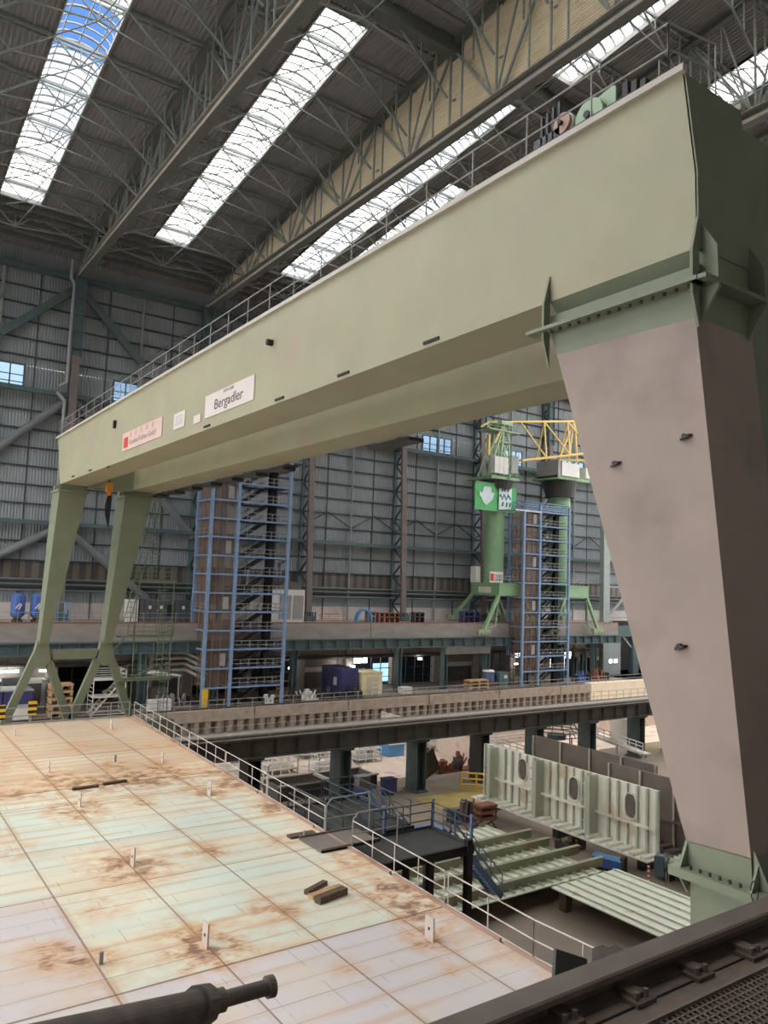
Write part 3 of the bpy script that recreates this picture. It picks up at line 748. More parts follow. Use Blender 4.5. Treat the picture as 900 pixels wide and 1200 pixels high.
# ------------------------------------------------------------------ ship section deck
def xe(y): return 16.88 + (y - 15.45) * .04
ship = thing('ship_section', 'large flat ship hull block, pale primed deck plates with rust patches', 'ship section', (0, 0, 0))
NX, NY = 150, 240
Y0d, Y1d = 5.5, 58.8; Xl = -14
vs, fs = [], []
for j in range(NY + 1):
    y = Y0d + (Y1d - Y0d) * j / NY
    for i in range(NX + 1):
        vs.append((Xl + (xe(y) - Xl) * i / NX, y, ZD))
for j in range(NY):
    for i in range(NX):
        a = j * (NX + 1) + i; fs.append((a, a + 1, a + NX + 2, a + NX + 1))
spots = [(9.62, 43.2, 1.0, .5), (9.52, 36.5, 1.8, .9), (9.5, 28.9, 2.0, 1.0), (9.4, 21.9, 1.7, 1.0), (15.2, 18.8, 1.0, .8), (15.6, 36.5, 1.3, .7), (15.64, 43.4, 1.2, .5), (9.9, 54.5, 1.6, .4),
         (15.9, 54.3, 1.5, .4), (13.2, 44.6, 1.3, .5), (12.5, 28.9, 1.0, .8), (12.3, 22.9, 1.1, .9), (6.5, 22.2, 1.0, .8), (12.4, 36.5, .9, .7), (15.4, 28.5, 1.1, .6), (15.3, 23.0, 1.1, .6),
         (5.6, 23.3, 1.0, .9), (3.5, 28, 1.5, .7), (12.3, 18.3, .8, .5), (17.2, 33, 1.3, .8), (14.5, 41, 3, .8), (11, 41.5, 2.6, .7), (7, 41.2, 2.4, .6), (16.6, 21.7, 1.4, 1.0), (15.9, 20.2, .8, .8),
         (17.3, 38, 1.6, .6), (7.6, 25.8, 1.1, .5), (8.2, 47, 2.6, .5), (13, 49.5, 2.2, .5), (16.5, 48, 1.8, .5), (6.4, 32.2, 1.5, .4), (4.8, 35, 2, .5), (14.6, 16.8, .7, .5), (7.8, 18.5, .9, .5), (16.5, 25.5, 1.3, .5)]
me = bpy.data.meshes.new('deck_plate'); me.from_pydata(vs, [], fs); me.update()
at_r = me.attributes.new('rust', 'FLOAT', 'POINT')
vals = []
for (x, y, z) in vs:
    r = 0.0
    for sx, sy, sr, sv in spots:
        d2 = ((x - sx) ** 2 + ((y - sy) * .8) ** 2) / (sr * sr)
        if d2 < 9: r += sv * math.exp(-d2 * 1.6)
    r += .22 * math.exp(-((y - 40.4) / 1.2) ** 2) + .12 * math.exp(-((y - 37.6) / .5) ** 2) + .15 * math.exp(-((y - 20.6) / .6) ** 2)
    r += .35 * math.exp(-((x - xe(y)) / .9) ** 2)
    vals.append(min(1, r))
at_r.data.foreach_set('value', vals)
dk = bpy.data.objects.new('deck_plate', me); C.objects.link(dk); dk.parent = ship
m = bpy.data.materials.new('deck_primer'); m.use_nodes = True; nt = m.node_tree; N, L = nt.nodes, nt.links
B_ = N['Principled BSDF']; B_.inputs['Roughness'].default_value = .62
tc = N.new('ShaderNodeTexCoord'); sp = N.new('ShaderNodeSeparateXYZ'); L.new(tc.outputs['Object'], sp.inputs[0])
def mth(op, a, bb=None, cc=None):
    n = N.new('ShaderNodeMath'); n.operation = op
    for i, q in enumerate((a, bb, cc)):
        if q is None: continue
        if isinstance(q, (int, float)): n.inputs[i].default_value = q
        else: L.new(q, n.inputs[i])
    return n.outputs[0]
def mixc(f, a, bb):
    n = N.new('ShaderNodeMix'); n.data_type = 'RGBA'
    if isinstance(f, (int, float)): n.inputs[0].default_value = f
    else: L.new(f, n.inputs[0])
    for i, q in ((6, a), (7, bb)):
        if isinstance(q, tuple): n.inputs[i].default_value = q
        else: L.new(q, n.inputs[i])
    return n.outputs[2]
def noise(scale, detail=5, st=(1, 1, 1), off=(0, 0, 0)):
    mp = N.new('ShaderNodeMapping'); mp.inputs['Scale'].default_value = st; mp.inputs['Location'].default_value = off; L.new(tc.outputs['Object'], mp.inputs['Vector'])
    n = N.new('ShaderNodeTexNoise'); n.inputs['Scale'].default_value = scale; n.inputs['Detail'].default_value = detail; L.new(mp.outputs['Vector'], n.inputs['Vector']); return n.outputs['Fac']
def rng(v, a, b2, c=0, d=1):
    n = N.new('ShaderNodeMapRange'); n.inputs[1].default_value = a; n.inputs[2].default_value = b2; n.inputs[3].default_value = c; n.inputs[4].default_value = d; L.new(v, n.inputs[0]); return n.outputs[0]
X_, Y_ = sp.outputs[0], sp.outputs[1]
col = mixc(rng(noise(.35, 4, (.6, 1.6, 1)), .4, .6), lin((216, 224, 210)), lin((228, 222, 200)))       # pale green / yellow primer
far = mth('GREATER_THAN', Y_, 40.4); col = mixc(mth('MULTIPLY', far, .8), col, mixc(rng(noise(.3, 4, (.5, 1.5, 1)), .4, .62), lin((222, 206, 178)), lin((206, 178, 150))))
mid = mth('GREATER_THAN', Y_, 47.5); col = mixc(mth('MULTIPLY', mid, .55), col, lin((206, 182, 156)))
lil = mth('MAXIMUM', mth('LESS_THAN', Y_, 20.35), mth('MULTIPLY', mth('LESS_THAN', X_, 6.55), mth('LESS_THAN', Y_, 27.4)))
col = mixc(lil, col, mixc(rng(noise(.5, 4), .4, .65), lin((212, 206, 208)), lin((216, 206, 196))))
# broad rust stain bands running across
band = rng(noise(.5, 7, (.35, 1.8, 1), (3, 1, 0)), .5, .75)
col = mixc(mth('MULTIPLY', band, .35), col, lin((214, 172, 124)))
at_n = N.new('ShaderNodeAttribute'); at_n.attribute_name = 'rust'
rn = noise(1.6, 9)
rf = noise(6.5, 9, (.6, 1.4, 1), (2, 7, 0))
ru = mth('MULTIPLY', mth('MULTIPLY', at_n.outputs['Fac'], rng(rn, .32, .62, .15, 1.35)), rng(rf, .3, .65, .6, 1.3))
col = mixc(rng(ru, .08, .7, 0, .75), col, lin((212, 164, 118)))
col = mixc(rng(ru, .6, 1.25, 0, .85), col, lin((120, 86, 70)))
# weld seams
def seam(coord, period, off, width, strength, nz=None):
    u = mth('FRACT', mth('ADD', mth('DIVIDE', mth('SUBTRACT', coord, off), period), 100.5))
    d = mth('MULTIPLY', mth('ABSOLUTE', mth('SUBTRACT', u, .5)), period)
    g = rng(d, width * .5, width, strength, 0)
    if nz is not None: g = mth('MULTIPLY', g, nz)
    return g
sc = lin((112, 86, 70))
xi = X_
col = mixc(seam(xi, 2.95, .6, .04, .75), col, sc)
col = mixc(seam(xi, 2.95, .6, .22, .45, rng(noise(.7, 5, (1, .5, 1)), .4, .65)), col, lin((190, 140, 96)))
fine = rng(noise(.9, 5, (.25, 2, 1), (9, 0, 0)), .32, .6)
col = mixc(seam(Y_, .88, .15, .025, .6, fine), col, lin((140, 112, 88)))
col = mixc(seam(Y_, .88, .15, .22, .4, rng(noise(.6, 6, (.4, 2, 1), (5, 5, 0)), .45, .65)), col, lin((206, 162, 110)))
col = mixc(seam(X_, .74, .2, .02, .5, rng(noise(1.1, 4, (2.2, .8, 1), (4, 2, 0)), .56, .64)), col, lin((150, 120, 96)))
for yy, w in ((20.35, .05), (27.3, .035), (32.0, .035), (37.6, .04), (40.4, .08), (47.5, .04)):
    d = mth('ABSOLUTE', mth('SUBTRACT', Y_, yy)); col = mixc(rng(d, w * .5, w, .8, 0), col, lin((104, 80, 66)))
L.new(col, B_.inputs['Base Color'])
me.materials.append(m)
# hull sides below
b = MB(); b.quadbox([(Xl, Y0d, ZB + .8), (xe(Y0d), Y0d, ZB + .8), (xe(Y1d), Y1d, ZB + .8), (Xl, Y1d, ZB + .8), (Xl, Y0d, ZD - .02), (xe(Y0d) - .01, Y0d, ZD - .02), (xe(Y1d) - .01, Y1d - .01, ZD - .02), (Xl, Y1d - .01, ZD - .02)])
b.build('hull_side', rust_red, ship)
b = MB(); y = 5.5
while y < 58:
    y2 = min(y + 5.9, 58.8); b.beam((xe(y) + .06, y + .05, ZD - .06), (xe(y2) + .06, y2 - .05, ZD - .06), .12, .3); y += 6
b.build('edge_plate', mat('edge_primer', (176, 146, 130), .6, .1, 1.2, rust=.4), ship)
# lifting lugs
lug_pts = [(57, 905, .5), (93, 945, .55), (155, 1015, .62), (240, 1110, .62), (503, 1102, .62), (245, 932, .6), (190, 893, .5), (17, 862, .55), (130, 855, .6), (135, 893, .35), (357, 983, .3), (118, 1130, .3)]
for px, py, s in lug_pts:
    p = at(px, py, Z=ZD)
    if s > .4:
        m = MB().prism([(p.x - .02, p.y - s * .32, ZD), (p.x - .02, p.y + s * .32, ZD), (p.x - .02, p.y + s * .32, ZD + s * 1.12), (p.x - .02, p.y - s * .32, ZD + s * 1.12)], (.05, 0, 0))
        o = m.build('lifting_lug', mat('lug_primer', (204, 192, 182), .5, .06, 2), ship)
        MB().tube((p.x - .03, p.y, ZD + s * .55), (p.x + .04, p.y, ZD + s * .55), s * .08, 14).build('eye', steel_dark, o)
    else:
        MB().box(p.x - .05, p.x + .05, p.y - .05, p.y + .05, ZD, ZD + s * 1.1).build('lifting_stub', rail_grey, ship)
# dark plank strips lying on the deck joint
for (a, b2, lb) in (((85, 925), (115, 921), 'dark steel strip lying on the deck joint, the one nearer the left edge'), ((121, 919), (148, 915), 'dark steel strip lying on the deck joint, the one nearer the far right')):
    p, q = at(*a, Z=ZD + .05), at(*b2, Z=ZD + .05)
    tag(MB().beam(p, q, .22, .14).build('steel_strip', wood_old), lb, 'steel strip', 'dark strips on the deck joint')
# wooden boards
wb = [((359, 1046), (381, 1034), .2, .14, wood_old, 'worn dark board lying alone behind the small wooden pile on the deck'),
      ((364, 1051), (400, 1039), .26, .13, wood, 'pale orange board in the small wooden pile on the deck'),
      ((372, 1055), (404, 1043), .3, .22, wood_old, 'heavy dark board at the front of the small wooden pile on the deck')]
for a, b2, w, h, mm, lb in wb:
    p, q = at(*a, Z=ZD + h / 2), at(*b2, Z=ZD + h / 2)
    tag(MB().beam(p, q, w, h).build('timber_board', mm), lb, 'board')
# railings on the deck
def er(ya, yb, off=.1): return [(xe(ya) + off, ya, ZD), (xe(yb) + off, yb, ZD)]
nearlab = ['white pipe railing on the deck edge, far corner section', 'white pipe railing on the deck edge, next to the far corner section', 'white pipe railing on the deck edge passing the dark bridge column',
           'white pipe railing on the deck edge in the middle of its length', 'white pipe railing on the deck edge ending at the gangway', 'white pipe railing on the deck edge starting at the dark gangway platform', 'white pipe railing on the deck edge, closest to the camera']
cuts = [58.5, 52.0, 46.0, 40.0, 34.5, 28.6]
for i in range(5): rail('guardrail', er(cuts[i], cuts[i + 1] + .12), rail_white, nearlab[i], group='deck edge railings', step=1.6)
o = rail('guardrail', er(26.4, 20.4), rail_white, nearlab[5], group='deck edge railings', step=1.6)
rail('guardrail', [(xe(20.2) + .1, 20.2, ZD), (xe(16.2) + .1, 16.2, ZD), (17.2, 12.8, ZD)], rail_white, nearlab[6], group='deck edge railings', step=1.7)
# curved hand rail ends at gangway
for yy, sgn, lb in ((28.6, 1, 'bent tube gate rail on the far side of the gangway'), (26.4, -1, 'bent tube gate rail on the near side of the gangway')):
    x = xe(yy) + .1
    m = MB(); m.path([(x, yy, ZD), (x, yy, ZD + 1.15), (x + .25, yy, ZD + 1.4), (x + 2.2, yy, ZD + 1.4), (x + 2.2, yy, ZD - .1)], .03, 8); m.path([(x, yy, ZD + .6), (x + 2.2, yy, ZD + .6)], .025, 8)
    tag(m.build('gate_rail', rail_grey), lb, 'railing')
for xa, xb, lb in ((-13, 2, 'grey railing on the far deck edge, off to the left'), (2.1, 11.5, 'grey railing on the far deck edge before the blue crates'), (11.6, 18.4, 'grey railing on the far deck edge before the white scaffold')):
    rail('guardrail', [(xa, 58.7, ZD), (xb, 58.7, ZD)], rail_grey, lb, group='far deck edge railings', r=.035)
for px, py, lb in ((1, 835, 'yellow black hazard board on the far railing, at the photo edge'), (38, 829, 'yellow black hazard board on the far railing, before the blue crates')):
    p = at(px, py, Y=58.6); tag(MB().box(p.x - .28, p.x + .28, 58.55, 58.6, p.z - .5, p.z + .5).build('hazard_board', hazard), lb, 'sign')

# access platforms next to deck
ZP = -11.1
ap = thing('access_platform', 'dark steel access platform with railing standing beside the deck edge gap', 'platform', (0, 0, 0))
MB().box(18.1, 23.3, 25.9, 28.6, ZP - .08, ZP).build('floor_grating', steel_dark, ap)
m = MB().box(18.1, 23.3, 25.75, 25.9, ZP - .32, ZP + .05); m.box(18.1, 23.3, 28.6, 28.7, ZP - .3, ZP + .05); m.box(23.2, 23.3, 25.9, 28.6, ZP - .3, ZP); m.build('edge_beam', steel_black, ap)
for x, y in ((18.6, 26.0), (23.0, 25.8), (18.6, 28.5), (23.1, 28.5)): MB().box(x - .14, x + .14, y - .14, y + .14, ZB, ZP + (.3 if x > 20 and y < 26 else -.05)).build('post', steel_black, ap)
rail_mb([(19.9, 28.6, ZP), (23.2, 28.6, ZP), (23.2, 25.9, ZP)], r=.028, mids=2, step=1.7, h=1.15).build('platform_rail', rail_dark, ap)
rail_mb([(20.6, 28.6, ZP), (20.6, 30.6, ZP)], r=.028, mids=2, step=1.7, h=1.15).build('platform_rail', rail_dark, ap)
for x, y in ((23.2, 25.85), (23.25, 28.6), (20.6, 28.7)): MB().box(x - .05, x + .05, y - .05, y + .05, ZP, ZP + 1.3).build('blue_post', mat('dull_blue', (104, 130, 168), .5, .08, 1), ap)
ap2 = thing('access_platform', 'dark steel walkway platform behind the gangway, railings on both sides', 'platform', (0, 0, 0))
MB().box(18.6, 22.6, 29.2, 34.4, ZP - .08, ZP).build('floor_grating', steel_dark, ap2)
MB().box(18.6, 22.6, 29.1, 29.2, ZP - .35, ZP + .05).build('edge_beam', steel_black, ap2)
for x, y in ((18.9, 29.4), (22.4, 29.4), (18.9, 34.2), (22.4, 34.2)): MB().box(x - .12, x + .12, y - .12, y + .12, ZB, ZP - .05).build('post', steel_black, ap2)
for xx in (18.8, 20.8, 22.5): rail_mb([(xx, 29.3, ZP), (xx, 34.3, ZP)], r=.03, mids=2, step=1.6, h=1.15).build('platform_rail', rail_dark, ap2)
rail_mb([(18.8, 34.3, ZP), (22.5, 34.3, ZP)], r=.03, mids=2, step=1.6, h=1.15).build('platform_rail', rail_dark, ap2)
gw = MB().box(xe(27) - 1.2, 18.9, 26.6, 28.4, ZD + .02, ZD + .08); gw.box(xe(27) - 1.2, 18.9, 26.6, 26.66, ZD + .02, ZD + .16)
gw.box(xe(27) - 1.2, 18.9, 28.36, 28.42, ZD + .02, ZD + .16)
tag(gw.build('gangway_plate', mat('gangway', (120, 112, 104), .6, .1, 2)), 'flat grey gangway plate bridging the deck edge to the dark platform', 'gangway')
tag(MB().box(xe(28) - 1.5, xe(28) - .3, 28.6, 29.0, ZD, ZD + .1).build('timber_board', wood_old), 'dark board on the deck beside the gangway plate', 'board')
# blue stairs
def stairs(name, a, b2, w, m, label, side=(0, 1, 0)):
    t = thing(name, label, 'stairs'); a, b2 = V(a), V(b2); s = V(side) * w / 2
    mm = MB(); mm.beam(a + s, b2 + s, .06, .28); mm.beam(a - s, b2 - s, .06, .28); mm.build('stringer', m, t)
    mm = MB(); n = max(3, int(abs(a.z - b2.z) / .22))
    for i in range(n): p = a.lerp(b2, (i + .5) / n); mm.beam(p + s, p - s, .25, .04)
    mm.build('tread', m, t)
    mm = MB()
    for q in (s, -s):
        mm.tube(a + q + V((0, 0, 1)), b2 + q + V((0, 0, 1)), .03); mm.tube(a + q + V((0, 0, .5)), b2 + q + V((0, 0, .5)), .025)
        for i in range(5): p = a.lerp(b2, i / 4) + q; mm.tube(p, p + V((0, 0, 1)), .025)
    mm.build('handrail', m, t); return t
stairs('stairs', (23.4, 27.6, ZP), (26.4, 27.6, ZP - 3.2), .8, MATS['dull_blue'], 'blue steel stairs descending from the dark platform')
stairs('stairs', (22.7, 32.4, ZP), (22.7 + 3, 32.4, ZP - 3.2), .8, MATS['dull_blue'], 'blue steel stairs between the walkway and the dark platform')
o = MB().box(23.9, 25.6, 29.9, 31.4, ZP - .95, ZP - .85).box(23.9, 24.0, 29.9, 30.0, ZB, ZP - .9).box(25.5, 25.6, 31.3, 31.4, ZB, ZP - .9).build('landing_plate', MATS['dull_blue']); tag(o, 'light blue steel landing plate behind the dark platform', 'landing')
m = MB(); p = at(433, 928, Z=ZP + 1.6); q = at(450, 960, Z=ZP + .2); m.path([p + V((-.8, 0, -.05)), p, q], .06, 8)
tag(m.build('pipe_hose', hose_blue), 'light blue bent pipe leaning on the walkway railing', 'pipe')

# ------------------------------------------------------------------ runway bridge of the far gantry legs
br = thing('crane_runway', 'long dark steel crane runway bridge crossing the dock on columns', 'bridge')
m = MB().box(-10, 92.5, 61.9, 62.05, -15.25, -13.75); m.box(-10, 92.5, 61.55, 62.4, -13.8, -13.62); m.box(-10, 92.5, 61.55, 62.4, -15.32, -15.2)
m.box(-10, 92.5, 63.6, 63.8, -15.25, -13.75); m.box(-10, 92.5, 61.6, 64.2, -13.7, -13.6); x = -9
while x < 92: m.box(x, x + .06, 61.6, 62.0, -15.2, -13.8); x += 2.18
m.build('beam', runway_beam, br)
MB().box(-10, 92.5, 61.5, 61.62, -13.62, -13.5).build('edge_strip', runway_top, br)
MB().box(-10, 92.5, 63.0, 64.6, -13.6, -13.52).build('walkway', runway_top, br)
MB().box(-10, 92.5, 61.95, 62.05, -13.6, -13.45).build('crane_rail', steel_dark, br)
rail_mb([(-9, 64.5, -13.52), (92, 64.5, -13.52)], r=.03, step=1.45, toe=True).build('walkway_rail', rail_grey, br)
rail_mb([(23, 61.55, -13.5), (92, 61.55, -13.5)], r=.018, step=2.9, toe=False, mids=0).build('edge_rail', rail_grey, br)
for i, x in enumerate([4.8, 13.5, 22.3, 30.6, 39.9, 48.9, 57.4, 65.7, 74.6, 83.9, 91.2]):
    m = MB().box(x - .6, x - .5, 62.1, 63.9, ZB, -15.3); m.box(x + .5, x + .6, 62.1, 63.9, ZB, -15.3); m.box(x - .5, x + .5, 62.9, 63.1, ZB, -15.3); m.box(x - .8, x + .8, 61.9, 64.1, -15.6, -15.3)
    m.box(x - .75, x + .75, 61.9, 64.1, ZB, ZB + .15)
    m.build('column', mat('column_teal', (84, 98, 98), .6, .15, 1.5) if i not in (3, 6) else steel_dark, br)

# quay edge railing
for i in range(6):
    xa = 24 + 14 * i
    rail('guardrail', [(xa, 90.5, ZQ), (xa + 13.6, 90.5, ZQ)], rail_grey, ['grey railing on the quay edge left of the first stair tower', 'grey railing on the quay edge under the first stair tower', 'grey railing on the quay edge before the navy container',
        'grey railing on the quay edge in the middle of the quay', 'grey railing on the quay edge before the pallets', 'grey railing on the quay edge before the second stair tower'][i], group='quay edge railings', r=.035, step=1.9, toe=False)
rail('guardrail', [(108, 90.4, ZQ + .1), (134, 90.4, ZQ + .1)], rail_grey, 'grey railing on top of the pale block at the right end of the quay', r=.035, step=2, toe=False)

# ------------------------------------------------------------------ stair towers
def tower(name, x0, xm, x2, y0, y1, z0, n, h, label, top):
    t = thing(name, label, 'stair tower', (x0, y0, z0)); mx, w = xm - x0, x2 - x0; d = y1 - y0; H = n * h
    for x in (0, mx, w):
        for y in (0, d): MB().box(x - .19, x + .19, y - .19, y + .19, 0 if not (x == 0 and y == d) else 2 * h, H + (h * .5 if x else 0)).build('corner_post', blue_tower, t)
    for k in range(1, n + 1):
        z = k * h
        m = MB(); m.box(0, w, -.1, .1, z - .12, z + .08); m.box(.3 if k < 3 else 0, w, d - .1, d + .1, z - .12, z + .08)
        for x in (0, mx, w): m.box(x - .1, x + .1, 0, d, z - .12, z + .08) if (x or k > 1) else None
        m.build('ring_beam', blue_tower, t)
        m = MB().box(mx, w, 0, 1.3, z, z + .06); m.box(mx, w, d - 1.3, d, z, z + .06); m.box(w - 2.6, w, 0, d, z, z + .06); m.box(mx, mx + 1.4, 0, d, z, z + .06)
        m.build('landing', blue_dark, t)
        m = MB(); rail_mb([(mx + .2, .05, z), (w - .2, .05, z)], r=.035, step=1.1, toe=False, mb=m, h=1.05); rail_mb([(w - .05, .2, z), (w - .05, d - .2, z)], r=.03, step=1.3, toe=False, mb=m, h=1.05)
        m.build('handrail', rail_grey, t)
    for k in range(n):
        z = k * h; s = 1.7 if k % 2 == 0 else d - 1.7
        m = MB(); a, b2 = V((mx + 1.3, s, z)), V((w - 2.5, s, z + h))
        for q in (-.5, .5): m.beam(a + V((0, q, 0)), b2 + V((0, q, 0)), .08, .34)
        for i in range(9): p = a.lerp(b2, (i + .5) / 9); m.box(p.x - .15, p.x + .15, s - .5, s + .5, p.z - .02, p.z + .02)
        for q in (-.5, .5): m.tube(a + V((0, q, 1)), b2 + V((0, q, 1)), .035, 6)
        m.build('stair_flight', steel_dark, t)
    # lift shaft
    m = MB(); x1 = mx - .35
    z = .1 * h
    nseg = 4
    m.box(.28, .32, .3, d - .3, h, H - .2); m.box(.3, x1, .28, .32, h, H - .2)
    m.build('shaft_mesh', brown_mesh, t)
    m = MB()
    for x in (.3, x1 * .33, x1 * .66, x1):
        m.box(x - .06, x + .06, .2, .32, 0, H - .1); m.box(x - .06, x + .06, d - .35, d - .25, 0, H - .1)
    for y in (.3, d * .33, d * .66): m.box(.2, .3, y - .05, y + .05, 2 * h if y > 1 else 0, H - .1)
    m.build('shaft_post', mat('shaft_brown', (134, 108, 92), .6, .1, 1), t)
    for k in range(2, n, 3): MB().box(x1 * .68, x1 * .9, .12, .2, k * h + .3, k * h + 1.9).build('shaft_door', rail_grey, t)
    m = MB().box(w - 2.0, w - 1.1, d * .4, d * .6, 0, H); m.build('cable_riser', steel_black, t)
    for k in (5, 9): rail_mb([(-.3, -.1, k * h), (-.3, d, k * h)], r=.03, h=1, toe=False).build('side_rail', rail_grey, t)
    if top:
        rail_mb([(0, 0, H), (w, 0, H), (w, d, H), (0, d, H), (0, 0, H)], r=.05, h=1.5, mids=3, step=.8, toe=False).build('roof_rail', blue_tower, t)
        MB().box(-2.2, mx, -.2, .2, H - .25, H).build('outrigger_beam', rail_white, t)
    return t
tower('stair_tower', 37.6, 41.2, 48.6, 91.9, 96.4, ZQ, 13, 2.36, 'tall light blue stair and lift tower, the nearer one, left of the hall centre', False)
tower('stair_tower', 92.6, 96.4, 103.6, 91.9, 95.2, ZQ, 12, 2.43, 'light blue stair and lift tower with a railed roof, beside the green rotating crane', True)

# ------------------------------------------------------------------ green level-luffing cranes
def crane(x, label, jib):
    t = thing('slewing_crane', label, 'crane', (x, 96.8, -5.85))
    G = crane_green
    # portal
    m = MB().box(-1.9, 4.0, -3.5, 3.4, 4.6, 6.6); m.box(-2.0, 4.1, -3.6, 3.5, 6.5, 6.7); m.build('portal_body', G, t)
    for sx, xf in ((-1, -4.9), (1, 6.9)):
        for sy in (-1, 1):
            zz = -1.9 if sy < 0 else 0.05
            y = -3.3 if sy < 0 else 4.4; xb = -1.7 if sx < 0 else 3.8
            m = MB().beam((xb, sy * 3.2, 4.8), (xf, y, zz + .9), .5); m.build('portal_leg', G, t)
            m = MB().beam((xb, sy * 3.2, 4.8), (xb + sx * .6, y - sy * .2, zz + 1.6), .22); m.beam((xb + sx * .6, y - sy * .2, zz + 1.6), (xf, y, zz + .9), .2); m.build('leg_brace', G, t)
            m = MB().box(xf - 1.4, xf + 1.4, y - .3, y + .3, zz + .45, zz + 1.0)
            for w in (-1.0, -.35, .35, 1.0): m.tube((xf + w, y - .2, zz + .32), (xf + w, y + .2, zz + .32), .3, 12)
            m.build('bogie', mat('bogie_green', (150, 160, 132), .6, .15, 2), t)
    rail_mb([(-1.9, 3.4, 6.7), (-1.9, -3.5, 6.7), (4, -3.5, 6.7)], r=.04, step=1.2, toe=False).build('portal_rail', rail_grey, t)
    MB().tube((0, 0, 6.6), (0, 0, 22.8), 1.65 if jib else 1.9, 32).build('mast', G, t, smooth=False)
    if jib: 
        MB().box(-2.0, -1.91, -1.5, 1.5, 5.0, 6.0).build('white_sign', white_paint, t)
        o = MB().box(-3.2, -.3, -2.6, -2.5, 6.7, 8.5).build('crane_sign', white_paint, t)
        MB().box(-3.1, -2.4, -2.63, -2.6, 7.0, 8.2).build('sign_mark', red_paint, o)
        m2 = MB()
        for k in range(3): m2.box(-2.2, -.5, -2.63, -2.6, 7.1 + .4 * k, 7.22 + .4 * k)
        m2.build('sign_print', mat('print_dim', (150, 120, 120), .6, .05, 1), o)
        MB().box(-2.9, -1.9, 1.2, 2.6, 6.7, 9.4).build('switch_box', white_paint, t)
    m = MB().tube((0, 0, 22.6), (0, 0, 24.3 if jib else 25.6), 2.6, 24, 3.2); so = m.build('slew_ring', steel_dark, t)

    if jib:
        m = MB().box(-4.8, 4.4, -4, 4, 27, 27.5); m.build('slew_deck', G, t)
        rail_mb([(-4.8, -4, 27.5), (4.4, -4, 27.5), (4.4, 4, 27.5)], r=.05, step=1.2, toe=False).build('deck_rail', G, t)
        for k in range(3): MB().box(-3.9 + k * 1.5, -2.5 + k * 1.5, -4.1, -2.5, 28, 31.2).build('cabinet', white_paint, t)
        MB().box(2.5, 4.8, -3.2, -.8, 28.5, 32).build('cab', rail_grey, t)
        m = MB()
        for s in (-1.6, 1.6):
            m.beam((-1, s - 1, 27.5), (.4, s - 1, 38.5), .5); m.beam((2.6, s - 1, 27.5), (1.8, s - 1, 38.5), .35)
            m.beam((-4.4, s - 1, 27.5), (.2, s - 1, 37.5), .35); m.beam((-3.2, s - 1, 31.5), (2.2, s - 1, 31.5), .3)
            m.beam((-1, s - 1, 34.5), (2.4, s - 1, 34.5), .25); m.beam((0, s - 1, 34.5), (2.6, s - 1, 29), .25); m.beam((.2, s - 1, 38), (2.3, s - 1, 34.5), .25); m.beam((-4.2, s - 1, 32), (-1.5, s - 1, 36), .2)
            m.beam((-.5, s - 1, 31.5), (2.4, s - 1, 34.5), .2)
        for z in (31.5, 34.5, 38): m.beam((0, -3, z), (0, 1, z), .25); m.beam((2.2, -3, z), (2.2, 1, z), .25)
        m.box(-.8, 2.9, -3, 1, 38, 38.7); m.box(-4.6, 5.6, -3, 1, 36.6, 36.8)
        m.build('a_frame', mat('pale_crane_green', (168, 190, 156), .5, .08, 1), t)
        mr = MB(); rail_mb([(-4.6, -3, 36.8), (5.6, -3, 36.8)], r=.05, step=1.2, toe=False, mb=mr); rail_mb([(-3.5, -3.5, 31.6), (4.6, -3.5, 31.6)], r=.05, step=1.2, toe=False, mb=mr); mr.build('upper_rail', G, t)
        # yellow jib
        m = MB(); tops, lo1, lo2 = [], [], []
        J0, J1 = V((4.0, -1, 31.5)), V((46, -7, 41)); n = 8
        T0, T1 = V((-2.5, -1, 38.3)), V((46, -7, 46))
        for i in range(n + 1):
            s = i / n; p = J0.lerp(J1, s); wd = 1.2
            lo1.append(p + V((0, -wd, 0))); lo2.append(p + V((0, wd, 0))); tops.append(T0.lerp(T1, min(1, .13 + .87 * s)))
        m.beam(T0, tops[0], .35)
        for i in range(n):
            m.beam(lo1[i], lo1[i + 1], .38); m.beam(lo2[i], lo2[i + 1], .38); m.beam(tops[i], tops[i + 1], .38)
            if i % 1 == 0:
                m.beam(lo1[i], tops[i], .2) if i else None; m.beam(lo2[i], tops[i], .2) if i else None
                m.beam(tops[i], lo1[i + 1], .22); m.beam(lo1[i], lo2[i + 1], .16); m.beam(lo1[i], lo2[i], .14)
        m.beam((-3.6, -2, 31.5), (-3.6, -2, 35.5), .4); m.beam((-2.2, -2, 34), (-.6, -2, 37.6), .3); m.beam((-4.6, -1, 37), (T0.x, -1, 38.4), .3)
        m.build('jib', crane_yellow, t)
        # banner
        bt = thing('banner', 'green and white banner hanging across the mast of the green crane', 'banner', (84.2, 94.9, 12.8))
        gm = mat('banner_green', (92, 186, 112), .6, .08, .6); wm = mat('banner_white', (214, 228, 232), .6, .05, 1)
        BW, BH = 9.3, 4.6
        def wv(u): return -.12 * math.sin(u * 7)
        def shp(mb, pts, off):
            mb.prism([(p[0] * BW, off + .0, p[1] * BH) for p in pts], (0, .03, 0))
        m = MB(); n = 16
        for i in range(n):
            u0, u1 = i / n, (i + 1) / n
            m.quadbox([(u0 * BW, wv(u0), 0), (u1 * BW, wv(u1), 0), (u1 * BW, wv(u1) + .04, 0), (u0 * BW, wv(u0) + .04, 0), (u0 * BW, wv(u0), BH), (u1 * BW, wv(u1), BH), (u1 * BW, wv(u1) + .04, BH), (u0 * BW, wv(u0) + .04, BH)])
        cl = m.build('cloth', gm, bt)
